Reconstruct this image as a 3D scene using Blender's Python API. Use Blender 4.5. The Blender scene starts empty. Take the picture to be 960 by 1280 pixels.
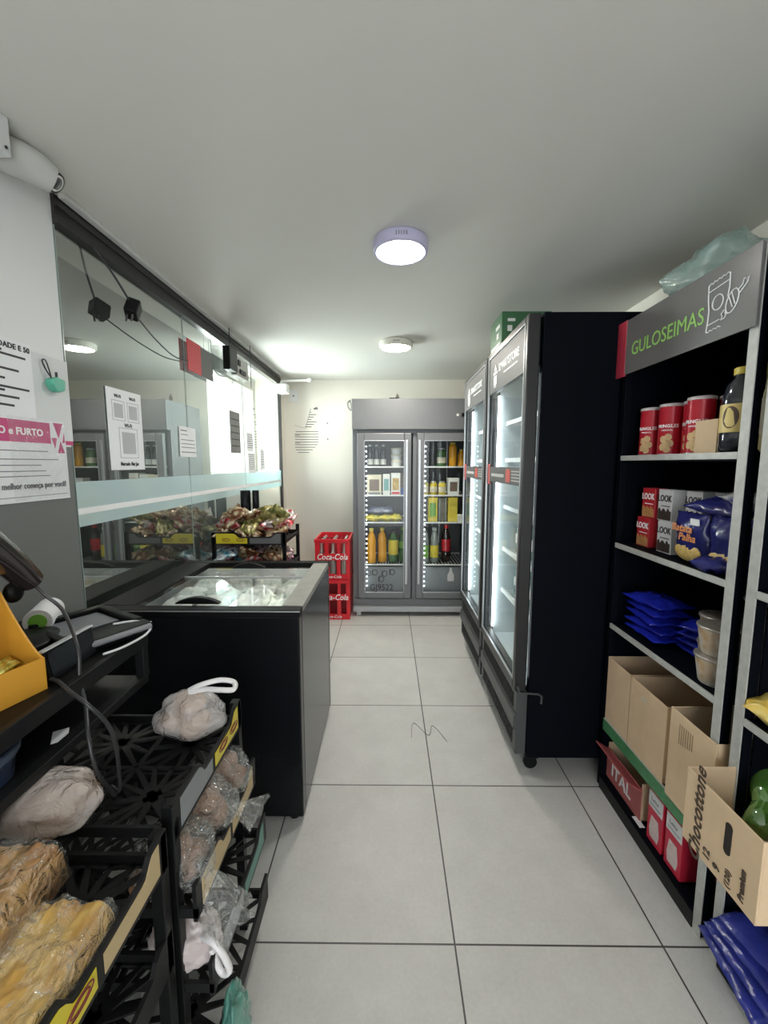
import bpy, bmesh, math, random
from mathutils import Vector, Matrix, Euler, noise
R = math.radians
PI = math.pi
SC = bpy.context.scene
COL = SC.collection

# ------------------------------------------------------------------ camera, sky, exposure
cd = bpy.data.cameras.new('camera'); cam = bpy.data.objects.new('camera', cd); COL.objects.link(cam)
cd.sensor_fit = 'HORIZONTAL'; cd.sensor_width = 36.0; cd.lens = 520 / 960 * 36.0; cd.clip_start = .02
cam.location = (0, 0, 1.39)
cam.rotation_euler = (R(90) - math.atan(60 / 520), 0, math.atan(5 / 520))
SC.camera = cam
SC.view_settings.view_transform = 'Standard'; SC.view_settings.look = 'None'
SC.view_settings.gamma = 1.0; SC.view_settings.use_curve_mapping = False
SC.view_settings.exposure = 1.05
w = bpy.data.worlds.new('sky'); SC.world = w; w.use_nodes = True
bg = w.node_tree.nodes['Background']; bg.inputs[0].default_value = (.93, .97, 1.0, 1); bg.inputs[1].default_value = 2.0
SC.cycles.max_bounces = 10; SC.cycles.transparent_max_bounces = 24; SC.cycles.diffuse_bounces = 5; SC.cycles.glossy_bounces = 4
SC.cycles.sample_clamp_indirect = 6.0
SC.cycles.use_denoising = True

def daylight(name, loc, rot, sx, sy, power, color):
    l = bpy.data.lights.new(name, 'AREA'); l.shape = 'RECTANGLE'; l.size = sx; l.size_y = sy
    l.energy = power; l.color = color
    o = bpy.data.objects.new(name, l); COL.objects.link(o); o.location = loc; o.rotation_euler = rot
    return o
daylight('window_daylight', (-2.0, 4.05, 1.62), (0, R(-84), R(-14)), 1.2, 1.5, 175, (.95, .98, 1.0))
daylight('doorway_daylight', (.2, -1.75, 1.3), (R(90), 0, 0), 1.5, 1.9, 7, (.88, .95, 1.0))

# ------------------------------------------------------------------ materials
MATS = {}
def mat(name, col, rough=.5, metal=0.0, var=.06, vscale=12.0, bump=0.0, bscale=60.0, spec=.5, emis=None, estr=0.0, alpha=1.0, coat=0.0, trans=0.0):
    if name in MATS: return MATS[name]
    m = bpy.data.materials.new(name); m.use_nodes = True; nt = m.node_tree; N = nt.nodes; L = nt.links
    b = N['Principled BSDF']
    b.inputs['Roughness'].default_value = rough; b.inputs['Metallic'].default_value = metal
    b.inputs['Specular IOR Level'].default_value = spec
    b.inputs['Coat Weight'].default_value = coat; b.inputs['Coat Roughness'].default_value = .08
    b.inputs['Transmission Weight'].default_value = trans
    b.inputs['Alpha'].default_value = alpha
    tc = N.new('ShaderNodeTexCoord'); nz = N.new('ShaderNodeTexNoise'); nz.inputs['Scale'].default_value = vscale; nz.inputs['Detail'].default_value = 3
    L.new(tc.outputs['Object'], nz.inputs['Vector'])
    mx = N.new('ShaderNodeMix'); mx.data_type = 'RGBA'
    mx.inputs['A'].default_value = [max(0, c * (1 - var)) for c in col] + [1]
    mx.inputs['B'].default_value = [min(1, c * (1 + var)) for c in col] + [1]
    L.new(nz.outputs['Fac'], mx.inputs['Factor']); L.new(mx.outputs['Result'], b.inputs['Base Color'])
    if bump > 0:
        n2 = N.new('ShaderNodeTexNoise'); n2.inputs['Scale'].default_value = bscale; n2.inputs['Detail'].default_value = 4
        L.new(tc.outputs['Object'], n2.inputs['Vector'])
        bp = N.new('ShaderNodeBump'); bp.inputs['Strength'].default_value = bump; bp.inputs['Distance'].default_value = .01
        L.new(n2.outputs['Fac'], bp.inputs['Height']); L.new(bp.outputs['Normal'], b.inputs['Normal'])
    if emis is not None:
        b.inputs['Emission Color'].default_value = (*emis, 1); b.inputs['Emission Strength'].default_value = estr
    MATS[name] = m
    return m

def ramp_mat(name, cols, scale=6.0, rough=.4, metal=0.0, bump=.3, coat=0.0, detail=3, bscale=30, stretch=(1, 1, 1), alpha=1.0):
    """mottled printed film or crust: a noise through a colour ramp"""
    if name in MATS: return MATS[name]
    m = mat(name, (.5, .5, .5), rough=rough, metal=metal, bump=bump, bscale=bscale, coat=coat, alpha=alpha)
    nt = m.node_tree; N = nt.nodes; L = nt.links; b = N['Principled BSDF']
    tc = N.new('ShaderNodeTexCoord'); mp = N.new('ShaderNodeMapping'); mp.inputs['Scale'].default_value = stretch
    nz = N.new('ShaderNodeTexNoise'); nz.inputs['Scale'].default_value = scale; nz.inputs['Detail'].default_value = detail
    rp = N.new('ShaderNodeValToRGB'); el = rp.color_ramp.elements
    lo, hi = .3, .7
    while len(el) < len(cols): el.new(.5)
    for i, c in enumerate(cols):
        el[i].position = lo + (hi - lo) * i / max(1, len(cols) - 1); el[i].color = (*c, 1)
    L.new(tc.outputs['Object'], mp.inputs['Vector']); L.new(mp.outputs['Vector'], nz.inputs['Vector'])
    L.new(nz.outputs['Fac'], rp.inputs['Fac']); L.new(rp.outputs['Color'], b.inputs['Base Color'])
    return m

def glass(name, tint, base, fres=1.0, ior=1.5, rough=0.0, diffuse=0.0, dcol=(.8, .9, .9)):
    """a thin pane: part mirror, part see-through, growing more mirror-like at a slant"""
    if name in MATS: return MATS[name]
    m = bpy.data.materials.new(name); m.use_nodes = True; nt = m.node_tree; N = nt.nodes; L = nt.links
    N.remove(N['Principled BSDF']); out = N['Material Output']
    tr = N.new('ShaderNodeBsdfTransparent'); tr.inputs[0].default_value = (*tint, 1)
    gl = N.new('ShaderNodeBsdfGlossy'); gl.inputs['Roughness'].default_value = rough; gl.inputs[0].default_value = (.93, .96, .94, 1)
    fr = N.new('ShaderNodeFresnel'); fr.inputs[0].default_value = ior
    ma = N.new('ShaderNodeMath'); ma.operation = 'MULTIPLY_ADD'; ma.inputs[1].default_value = fres; ma.inputs[2].default_value = base; ma.use_clamp = True
    L.new(fr.outputs[0], ma.inputs[0])
    ge = N.new('ShaderNodeNewGeometry'); inv = N.new('ShaderNodeMath'); inv.operation = 'SUBTRACT'; inv.inputs[0].default_value = 1.00
    L.new(ge.outputs['Backfacing'], inv.inputs[1]); mu = N.new('ShaderNodeMath'); mu.operation = 'MULTIPLY'
    L.new(ma.outputs[0], mu.inputs[0]); L.new(inv.outputs[0], mu.inputs[1])          # the leaving face adds no second mirror
    mx = N.new('ShaderNodeMixShader'); L.new(mu.outputs[0], mx.inputs[0])
    if diffuse > 0:
        df = N.new('ShaderNodeBsdfDiffuse'); df.inputs[0].default_value = (*dcol, 1)
        m2 = N.new('ShaderNodeMixShader'); m2.inputs[0].default_value = diffuse
        L.new(tr.outputs[0], m2.inputs[1]); L.new(df.outputs[0], m2.inputs[2]); L.new(m2.outputs[0], mx.inputs[1])
    else:
        L.new(tr.outputs[0], mx.inputs[1])
    L.new(gl.outputs[0], mx.inputs[2]); L.new(mx.outputs[0], out.inputs[0])
    MATS[name] = m
    return m

def film(name, col, alpha, rough=.15, bump=.5, bscale=25, fres=1.0):
    """crinkled polythene: see-through, cloudy and shiny"""
    if name in MATS: return MATS[name]
    m = glass(name, (1, 1, 1), .02, fres, 1.45, rough, alpha, col)
    nt = m.node_tree; N = nt.nodes; L = nt.links
    tc = N.new('ShaderNodeTexCoord'); nz = N.new('ShaderNodeTexNoise'); nz.inputs['Scale'].default_value = bscale; nz.inputs['Detail'].default_value = 5
    nz.inputs['Distortion'].default_value = 1.2
    L.new(tc.outputs['Object'], nz.inputs['Vector'])
    bp = N.new('ShaderNodeBump'); bp.inputs['Strength'].default_value = bump; bp.inputs['Distance'].default_value = .01
    L.new(nz.outputs['Fac'], bp.inputs['Height'])
    for n in N:
        if n.type in ('BSDF_GLOSSY', 'BSDF_DIFFUSE', 'FRESNEL'): L.new(bp.outputs['Normal'], n.inputs['Normal'])
    return m

def led(name, col, s):
    if name in MATS: return MATS[name]
    m = bpy.data.materials.new(name); m.use_nodes = True; N = m.node_tree.nodes
    N.remove(N['Principled BSDF']); e = N.new('ShaderNodeEmission'); e.inputs[0].default_value = (*col, 1); e.inputs[1].default_value = s
    m.node_tree.links.new(e.outputs[0], N['Material Output'].inputs[0]); MATS[name] = m
    return m

cool_wall = mat('cool_white_paint', (.76, .775, .765), .6, var=.02, vscale=2)
white_wall = mat('warm_white_paint', (.84, .79, .70), .6, var=.02, vscale=2, bump=.05, bscale=150)
ceil_mat = mat('ceiling_paint', (.69, .685, .64), .7, var=.02, vscale=1.5, bump=.05, bscale=40)
grey_panel = mat('grey_panel', (.17, .175, .17), .4, var=.05, vscale=3)
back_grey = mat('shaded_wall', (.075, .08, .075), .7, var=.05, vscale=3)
black_steel = mat('black_steel', (.002, .003, .006), .6, var=.1, spec=.06)
black_gloss = mat('black_gloss', (.006, .0065, .008), .25, var=.1, spec=.2)
black_plastic = mat('black_plastic', (.005, .0052, .0055), .42, var=.1, spec=.2)
dark_grey = mat('charcoal_metal', (.055, .057, .06), .4, var=.1)
alu = mat('brushed_steel', (.48, .49, .50), .35, .7, var=.08, vscale=30)
grey_paint = mat('grey_enamel', (.165, .172, .18), .38, .1, var=.04)
lt_grey_paint = mat('light_grey_enamel', (.42, .43, .45), .35, .2, var=.04)
shelf_lip = mat('scuffed_light_steel', (.47, .47, .44), .5, .1, var=.25, vscale=40)
white_plastic = mat('white_plastic', (.80, .80, .78), .35, var=.02)
paper = mat('white_paper', (.80, .81, .83), .6, var=.02)
ink = mat('black_ink', (.03, .03, .035), .6)
grey_ink = mat('grey_ink', (.22, .22, .24), .6)
pink = mat('pink_ink', (.55, .06, .20), .45)
white_ink = mat('white_ink', (.85, .85, .85), .5)
red_plastic = mat('red_plastic', (.68, .018, .03), .35, var=.08)
card = mat('brown_cardboard', (.68, .50, .32), .75, var=.10, vscale=20, bump=.08, bscale=120)
card_in = mat('cardboard_inside', (.30, .20, .12), .85, var=.1)
yellow_lab = mat('yellow_label', (.62, .52, .02), .35, var=.08)
clear = glass('clear_door_glass', (.97, .99, .985), .0, .6)

# ------------------------------------------------------------------ geometry helpers
class MB:
    def __init__(s): s.v = []; s.f = []; s.sm = []
    def add(s, vs, fs, smooth=False):
        n = len(s.v); s.v += [tuple(v) for v in vs]; s.f += [tuple(i + n for i in f) for f in fs]; s.sm += [smooth] * len(fs)
        return s
    def box(s, a, b, rot=None, about=None):
        (x0, y0, z0), (x1, y1, z1) = a, b
        vs = [Vector(p) for p in ((x0, y0, z0), (x1, y0, z0), (x1, y1, z0), (x0, y1, z0), (x0, y0, z1), (x1, y0, z1), (x1, y1, z1), (x0, y1, z1))]
        if rot is not None:
            c = Vector(about) if about else sum(vs, Vector()) / 8
            M = Euler(rot).to_matrix(); vs = [c + M @ (v - c) for v in vs]
        return s.add(vs, [(0, 3, 2, 1), (4, 5, 6, 7), (0, 1, 5, 4), (1, 2, 6, 5), (2, 3, 7, 6), (3, 0, 4, 7)])
    def lathe(s, prof, n=24, c=(0, 0, 0), axis='Z', cap=True, wob=None):
        vs = []; fs = []
        for r, z in prof:
            for k in range(n):
                a = 2 * PI * k / n; rr = r * (wob(a, z) if wob else 1)
                p = (rr * math.cos(a), rr * math.sin(a), z)
                if axis == 'X': p = (p[2], p[0], p[1])
                if axis == 'Y': p = (p[1], p[2], p[0])
                vs.append((p[0] + c[0], p[1] + c[1], p[2] + c[2]))
        m = len(prof)
        for i in range(m - 1):
            for k in range(n):
                k2 = (k + 1) % n
                fs.append((i * n + k, i * n + k2, (i + 1) * n + k2, (i + 1) * n + k))
        s.add(vs, fs, True)
        if cap:
            if prof[0][0] > 1e-5: s.add(vs[:n], [tuple(reversed(range(n)))])
            if prof[-1][0] > 1e-5: s.add(vs[-n:], [tuple(range(n))])
        return s
    def tube(s, pts, r, n=8, closed=False, taper=None):
        pts = [Vector(p) for p in pts]; vs = []; fs = []; m = len(pts)
        up = Vector((0, 0, 1)); prev = None
        for i, p in enumerate(pts):
            a = pts[(i - 1) % m] if (closed or i > 0) else p; b = pts[(i + 1) % m] if (closed or i < m - 1) else p
            t = (b - a).normalized()
            if prev is None:
                u = t.cross(up) if abs(t.z) < .9 else t.cross(Vector((1, 0, 0)))
            else:
                u = prev - t * prev.dot(t)
            u.normalize(); prev = u; v = t.cross(u)
            rr = r if taper is None else r * taper(i / (m - 1))
            for k in range(n):
                q = 2 * PI * k / n; vs.append(p + (u * math.cos(q) + v * math.sin(q)) * rr)
        for i in range(m if closed else m - 1):
            j = (i + 1) % m
            for k in range(n):
                k2 = (k + 1) % n; fs.append((i * n + k, j * n + k, j * n + k2, i * n + k2))
        s.add(vs, fs, True)
        if not closed:
            s.add(vs[:n], [tuple(range(n))]); s.add(vs[-n:], [tuple(reversed(range(n)))])
        return s
    def prism(s, poly, h0, h1, axis='Z'):
        """poly of 2-D points extruded along axis: Z uses (x,y), Y uses (x,z), X uses (y,z)"""
        def P(p, h): return {'Z': (p[0], p[1], h), 'Y': (p[0], h, p[1]), 'X': (h, p[0], p[1])}[axis]
        n = len(poly); vs = [P(p, h0) for p in poly] + [P(p, h1) for p in poly]
        fs = [tuple(range(n)), tuple(reversed(range(n, 2 * n)))] + [(i, i + n, (i + 1) % n + n, (i + 1) % n) for i in range(n)]
        return s.add(vs, fs)
    def ball(s, c, rad, n=20, m=12, fn=None):
        vs = []; fs = []
        for i in range(m + 1):
            th = PI * i / m
            for k in range(n):
                ph = 2 * PI * k / n; d = Vector((math.sin(th) * math.cos(ph), math.sin(th) * math.sin(ph), math.cos(th)))
                f = fn(d) if fn else 1.0
                vs.append((c[0] + d.x * rad[0] * f, c[1] + d.y * rad[1] * f, c[2] + d.z * rad[2] * f))
        for i in range(m):
            for k in range(n):
                k2 = (k + 1) % n; fs.append((i * n + k, (i + 1) * n + k, (i + 1) * n + k2, i * n + k2))
        return s.add(vs, fs, True)
    def pillow(s, w_, h, t, seed=0, crumple=.25, nx=18, ny=14, M=None, seal=.06):
        """a flow-wrap bag: two puffed sheets sealed flat at both ends"""
        vs = []; fs = []; sv = Vector((seed * 3.17, seed * 1.3, 0))
        for side in (1, -1):
            for j in range(ny + 1):
                for i in range(nx + 1):
                    u = i / nx * 2 - 1; v = j / ny * 2 - 1
                    pr = max(0, 1 - abs(u) ** 4) ** .6 * max(0, (1 - (abs(v) / (1 - seal)) ** 3)) ** .7 if abs(v) < 1 - seal else 0
                    q = Vector((u * 2.2, v * 2.2, side * .5)) + sv
                    nn = noise.noise(q * 1.3) + .5 * noise.noise(q * 3.1)
                    z = side * t * .5 * pr * (1 + crumple * 1.6 * nn) + .001 * side
                    x = u * w_ / 2 * (1 - .08 * pr) + crumple * .02 * noise.noise(q * 2 + Vector((9, 0, 0)))
                    y = v * h / 2 + crumple * .02 * noise.noise(q * 2 + Vector((0, 9, 0)))
                    z += crumple * .012 * noise.noise(Vector((u * 3, v * 3, seed * 2.1)))
                    p = Vector((x, y, z)); vs.append(M @ p if M else p)
        k = (nx + 1) * (ny + 1)
        for sd in (0, 1):
            for j in range(ny):
                for i in range(nx):
                    a = sd * k + j * (nx + 1) + i; f = (a, a + 1, a + nx + 2, a + nx + 1)
                    fs.append(f if sd == 0 else tuple(reversed(f)))
        edge = [j * (nx + 1) for j in range(ny + 1)]
        for j in range(ny):
            a, b = j * (nx + 1), (j + 1) * (nx + 1); fs.append((a, b, b + k, a + k))
            a, b = a + nx, b + nx; fs.append((b, a, a + k, b + k))
        for i in range(nx):
            a = i; fs.append((a + 1, a, a + k, a + 1 + k)); a = ny * (nx + 1) + i; fs.append((a, a + 1, a + 1 + k, a + k))
        return s.add(vs, fs, True)
    def build(s, name, m, parent=None, bevel=0.0, loc=None, seg=2):
        me = bpy.data.meshes.new(name); me.from_pydata(s.v, [], s.f); me.materials.append(m)
        me.polygons.foreach_set('use_smooth', s.sm); me.update()
        o = bpy.data.objects.new(name, me); COL.objects.link(o)
        if parent: o.parent = parent
        if loc: o.location = loc
        if bevel > 0:
            b = o.modifiers.new('bevel', 'BEVEL'); b.width = bevel; b.segments = seg; b.limit_method = 'ANGLE'; b.angle_limit = R(40)
        return o

def box(a, b): return MB().box(a, b)
def tag(o, label, cat, group=None, kind=None):
    if label: o['label'] = label
    if cat: o['category'] = cat
    if group: o['group'] = group
    if kind: o['kind'] = kind
    return o
def thing(name, label, cat, loc=(0, 0, 0), rz=0.0, group=None, rot=None):
    o = bpy.data.objects.new(name, None); COL.objects.link(o); o.location = loc; o.rotation_euler = rot if rot else (0, 0, rz)
    o.empty_display_size = .05
    return tag(o, label, cat, group)
def struct(name, mb, m, bevel=0, parent=None):
    o = mb.build(name, m, parent, bevel)
    if not parent: o['kind'] = 'structure'
    return o
KIDS = {}
def dup(root, loc, label=None, rot=None, group=None, scale=None):
    def kids(o): return [c for c in bpy.data.objects if c.parent == o]
    if root.name not in KIDS: KIDS[root.name] = [(c, kids(c)) for c in kids(root)]
    r = root.copy(); COL.objects.link(r); r.location = loc
    if rot is not None: r.rotation_euler = rot
    if scale is not None: r.scale = scale
    if label: r['label'] = label
    if group: r['group'] = group
    for ch, sub in KIDS[root.name]:
        c = ch.copy(); COL.objects.link(c); c.parent = r
        for g in sub:
            d = g.copy(); COL.objects.link(d); d.parent = c
    return r
FACE_BACK = (R(90), 0, 0)           # reads when looking along +Y
FACE_LEFTWALL = (R(90), 0, R(90))   # on the left wall, seen from the aisle
FACE_RIGHTWALL = (R(90), 0, R(-90)) # on the right-hand units, seen from the aisle
def text(name, s, size, m, parent, loc, rot, align='CENTER', bold=0.0, shear=0.0, ext=.0006, bend=None, sx=1.0):
    c = bpy.data.curves.new(name, 'FONT'); c.body = s; c.size = size; c.align_x = align; c.align_y = 'CENTER'
    c.offset = bold; c.space_character = 1.0 + (bold * 2.2 / size if bold else 0); c.shear = shear; c.extrude = ext; c.resolution_u = 3
    t = bpy.data.objects.new('tmp', c); COL.objects.link(t)
    me = bpy.data.meshes.new_from_object(t); COL.objects.unlink(t); bpy.data.objects.remove(t)
    for v in me.vertices: v.co.x *= sx
    if bend:
        for v in me.vertices:
            a = v.co.x / bend; v.co = Vector((math.sin(a) * (bend + v.co.z), v.co.y, math.cos(a) * (bend + v.co.z) - bend))
    me.materials.clear(); me.materials.append(m)
    o = bpy.data.objects.new(name, me); COL.objects.link(o); o.parent = parent; o.location = loc; o.rotation_euler = rot
    return o
def smoothpath(pts, n=8):
    P = [Vector(p) for p in pts]; out = []
    for i in range(len(P) - 1):
        a, b, c, d = P[max(0, i - 1)], P[i], P[i + 1], P[min(len(P) - 1, i + 2)]
        for k in range(n):
            t = k / n
            out.append(.5 * ((2 * b) + (c - a) * t + (2 * a - 5 * b + 4 * c - d) * t * t + (3 * b - a - 3 * c + d) * t ** 3))
    out.append(P[-1]); return out

# ================================================================== THE ROOM
CH = 2.29; XL = -1.13; XR = 1.41; YF = 4.61; YN = -1.5
def floor_mat():
    m = bpy.data.materials.new('porcelain_tiles'); m.use_nodes = True; nt = m.node_tree; N = nt.nodes; L = nt.links; b = N['Principled BSDF']
    tc = N.new('ShaderNodeTexCoord'); sep = N.new('ShaderNodeSeparateXYZ'); L.new(tc.outputs['Object'], sep.inputs[0])
    def M(op, a, b_=None, c=None):
        n = N.new('ShaderNodeMath'); n.operation = op
        for i, x in enumerate((a, b_, c)):
            if x is None: continue
            if isinstance(x, (int, float)): n.inputs[i].default_value = x
            else: L.new(x, n.inputs[i])
        return n.outputs[0]
    T = .603; lines = []; ids = []
    for ax, off in (('X', .196), ('Y', 1.061)):
        q = M('DIVIDE', M('SUBTRACT', sep.outputs[ax], off), T)
        fr = M('FRACT', q); d = M('MINIMUM', fr, M('SUBTRACT', 1.0, fr)); lines.append(M('LESS_THAN', d, .0026 / T)); ids.append(M('FLOOR', q))
    g = M('MAXIMUM', *lines)
    cmb = N.new('ShaderNodeCombineXYZ'); L.new(ids[0], cmb.inputs[0]); L.new(ids[1], cmb.inputs[1])
    wn = N.new('ShaderNodeTexWhiteNoise'); L.new(cmb.outputs[0], wn.inputs['Vector'])
    nz = N.new('ShaderNodeTexNoise'); nz.inputs['Scale'].default_value = 5; nz.inputs['Detail'].default_value = 8; nz.inputs['Roughness'].default_value = .7; L.new(tc.outputs['Object'], nz.inputs['Vector'])
    n2 = N.new('ShaderNodeTexNoise'); n2.inputs['Scale'].default_value = 90; n2.inputs['Detail'].default_value = 3; L.new(tc.outputs['Object'], n2.inputs['Vector'])
    f = M('ADD', M('MULTIPLY', nz.outputs['Fac'], .6), M('ADD', M('MULTIPLY', n2.outputs['Fac'], .3), M('MULTIPLY', wn.outputs['Value'], .12)))
    rp = N.new('ShaderNodeValToRGB'); rp.color_ramp.elements[0].position = .3; rp.color_ramp.elements[0].color = (.47, .46, .437, 1)
    rp.color_ramp.elements[1].position = .75; rp.color_ramp.elements[1].color = (.62, .61, .58, 1); L.new(f, rp.inputs[0])
    mx = N.new('ShaderNodeMix'); mx.data_type = 'RGBA'; L.new(g, mx.inputs['Factor']); L.new(rp.outputs[0], mx.inputs['A']); mx.inputs['B'].default_value = (.06, .058, .055, 1)
    L.new(mx.outputs['Result'], b.inputs['Base Color'])
    L.new(M('ADD', .34, M('MULTIPLY', n2.outputs['Fac'], .2)), b.inputs['Roughness'])
    bp = N.new('ShaderNodeBump'); bp.inputs['Strength'].default_value = .4; bp.inputs['Distance'].default_value = .002; L.new(M('SUBTRACT', 1.0, g), bp.inputs['Height']); L.new(bp.outputs[0], b.inputs['Normal'])
    return m
struct('floor', box((-1.525, YN - .3, -.06), (XR + .1, YF + .1, 0)), floor_mat())
struct('ceiling', box((-1.525, YN - .3, CH), (XR + .1, YF + .1, CH + .06)), ceil_mat)
struct('wall_back', box((-1.525, YF, 0), (XR + .1, YF + .1, CH)), white_wall)
struct('wall_right', box((XR, YN, 0), (XR + .1, YF, CH)), white_wall)
# near left wall: white above, grey panel below
struct('wall_left', box((XL - .08, YN, 0), (XL - .006, 1.49, CH)).box((XL - .006, YN, 1.45), (XL, 1.49, CH)), cool_wall)
struct('trim_1', box((XL - .006, YN, 0), (XL, 1.49, 1.45)), grey_panel)
# low wall under the glass partition, and the piece between glass and far corner
struct('wall_low', box((XL - .05, 1.49, 0), (XL, 4.42, .80)), grey_panel)
struct('wall_corner', box((XL - .06, 4.44, 0), (XL, YF, CH)), white_wall)
# outer wall behind the glass with the window hole (Y 3.45-4.5, z 1.29-2.17)
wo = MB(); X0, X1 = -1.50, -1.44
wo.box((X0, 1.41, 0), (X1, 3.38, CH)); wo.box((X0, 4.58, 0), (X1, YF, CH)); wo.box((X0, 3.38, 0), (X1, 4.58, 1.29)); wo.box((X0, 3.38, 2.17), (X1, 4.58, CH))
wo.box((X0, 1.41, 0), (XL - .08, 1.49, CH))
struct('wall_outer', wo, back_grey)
# wall behind the viewer with its doorway
wn_ = MB(); wn_.box((XL - .08, YN - .1, 0), (-.62, YN, CH)); wn_.box((1.02, YN - .1, 0), (XR, YN, CH)); wn_.box((-.62, YN - .1, 2.15), (1.02, YN, CH))
struct('wall_front', wn_, white_wall)
d1 = struct('door_1', MB().box((-.62, YN - .09, 0), (-.56, YN - .01, 2.15)).box((.96, YN - .09, 0), (1.02, YN - .01, 2.15)).box((-.56, YN - .09, 2.09), (.96, YN - .01, 2.15)), alu, .004)
# outer window
wf = MB()
for y in (3.38, 3.95, 4.545): wf.box((-1.49, y, 1.29), (-1.45, y + .035, 2.17))
wf.box((-1.49, 3.415, 1.29), (-1.45, 4.545, 1.33)); wf.box((-1.49, 3.415, 2.13), (-1.45, 4.545, 2.17))
w4 = struct('window_4', wf, alu, .003)
MB().box((-1.474, 3.40, 1.33), (-1.468, 3.95, 2.13)).build('window_pane', clear, w4)
MB().box((-1.474, 3.99, 1.33), (-1.468, 4.56, 2.13)).build('window_pane', clear, w4)
# glass partition: three panes with polished edges, frosted band and white line
part_glass = glass('smoked_partition_glass', (.82, .84, .82), .33, 1.1)
frost = glass('frosted_film', (.85, .97, .97), .10, .8, 1.5, .12, .55, (.72, .86, .88))
edge_m = mat('glass_edge', (.35, .42, .40), .2)
ys = [(1.495, 2.37), (2.374, 3.30), (3.304, 4.40)]
for i, (a, b) in enumerate(ys):
    p = struct('window_%d' % (i + 1), box((XL - .008, a, .80), (XL, b, 2.20)), part_glass)
    MB().box((XL - .007, a, .80), (XL + .0005, a + .003, 2.20)).build('polished_edge', edge_m, p)
    MB().box((XL + .0006, a, 1.16), (XL + .0014, b, 1.325)).build('frosted_band', frost, p)
    MB().box((XL + .0016, a, 1.205), (XL + .0026, b, 1.228)).build('white_line', white_ink, p)
struct('trim_2', MB().box((XL - .03, 1.49, 2.195), (XL + .022, 4.42, 2.222)).box((XL - .03, 1.49, 2.222), (XL + .012, 4.42, CH)).box((XL + .012, 1.49, 2.250), (XL + .022, 4.42, 2.272)), mat('dark_bronze_rail', (.045, .043, .042), .35, .4), .002)
struct('trim_3', MB().box((XL + .024, 1.49, 2.274), (XL + .052, 4.42, CH)), mat('white_conduit', (.62, .62, .60), .4), .004)
struct('trim_4', MB().box((XL - .02, 4.40, .80), (XL + .012, 4.44, 2.262)), mat('dark_bronze_rail', (.05, .05, .05), .35), .002)

# ================================================================== CEILING LAMPS
def ceiling_lamp(label, loc, r, strength, col, ring):
    t = thing('ceiling_lamp', label, 'ceiling lamp', loc, 0, 'round ceiling lamps')
    MB().lathe([(r * .90, 0), (r * .98, -.006), (r, -.014), (r, -.040), (r * .975, -.048), (r * .88, -.050), (r * .86, -.044)], 48, cap=False).build('housing', ring, t)
    MB().lathe([(r * .87, -.044), (r * .6, -.049), (r * .3, -.051), (.0001, -.052)], 48, cap=False).build('diffuser', led('lamp_glow_%s' % loc[1], col, strength), t)
    v = MB()
    for k in range(5): v.box((-.022 + k * .010, -r - .0012, -.034), (-.018 + k * .010, -r + .004, -.020))
    v.build('vent_slots', grey_ink, t)
    return t
ceiling_lamp('larger near round ceiling lamp with lilac tinted rim, glowing cool white', (.05, 1.80, CH), .112, 46, (1.0, .98, .95), mat('lilac_plastic', (.50, .48, .66), .4))
ceiling_lamp('smaller far round ceiling lamp with cream rim near the back wall', (.058, 3.20, CH), .124, 72, (1.0, .93, .82), mat('cream_plastic', (.72, .70, .62), .4))

# ================================================================== FREEZER
fz = thing('chest_freezer', 'black glass-topped chest freezer standing against the glass partition', 'freezer', (-.70, 1.84, 0))
def fbox(mb, a, b): return mb.box((a[0] + .70, a[1] - 1.84, a[2]), (b[0] + .70, b[1] - 1.84, b[2]))
x0, x1, y0, y1 = -1.085, -.325, 1.462, 2.235
b = MB(); t_ = .05
fbox(b, (x0, y0, .03), (x1, y0 + t_, .835)); fbox(b, (x0, y1 - t_, .03), (x1, y1, .835)); fbox(b, (x0, y0 + t_, .03), (x0 + t_, y1 - t_, .835)); fbox(b, (x0 + t_, y0 + t_, .03), (x1 - t_, y1 - t_, .30))
b.build('body', black_gloss, fz, .006)
b = MB(); fbox(b, (x1 - t_, y0 + t_, .03), (x1, y1 - t_, .835)); b.build('side_panel', mat('satin_black_side', (.05, .052, .056), .24, .35, var=.5, vscale=5), fz, .003)
b = MB(); fbox(b, (x0 + t_, y0 + t_, .30), (x1 - t_, y1 - t_, .31))
fbox(b, (x0 + t_, y0 + t_, .31), (x0 + t_ + .006, y1 - t_, .83)); fbox(b, (x1 - t_ - .006, y0 + t_, .31), (x1 - t_, y1 - t_, .83)); fbox(b, (x0 + t_, y0 + t_, .31), (x1 - t_, y0 + t_ + .006, .83)); fbox(b, (x0 + t_, y1 - t_ - .006, .31), (x1 - t_, y1 - t_, .83))
b.build('liner', mat('white_liner', (.78, .80, .80), .4), fz)
b = MB(); fbox(b, (x0 - .005, y0 - .008, .835), (x1 + .005, y0 + .045, .862)); fbox(b, (x0 - .005, y1 - .05, .835), (x1 + .005, y1 + .005, .862)); fbox(b, (x0 - .005, y0 + .045, .835), (x0 + .13, y1 - .05, .862))
b.build('top_frame', mat('matt_black_frame', (.007, .007, .008), .5, spec=.1), fz, .004)
b = MB(); fbox(b, (x1 - .075, y0 + .045, .835), (x1 + .005, y1 - .05, .862)); b.build('side_rail', mat('worn_grey_rail', (.30, .29, .27), .35, .3, var=.3, vscale=20), fz, .004)
b = MB(); fbox(b, (x0 - .006, y0 - .010, .856), (x1 + .006, y0 - .0085, .860)); b.build('edge_strip', alu, fz)
lidg = glass('freezer_lid_glass', (.96, .97, .96), .02, .8)
b = MB(); fbox(b, (x0 + .13, y0 + .045, .850), (x1 - .075, 1.90, .856)); l1 = b.build('sliding_lid', lidg, fz)
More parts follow.
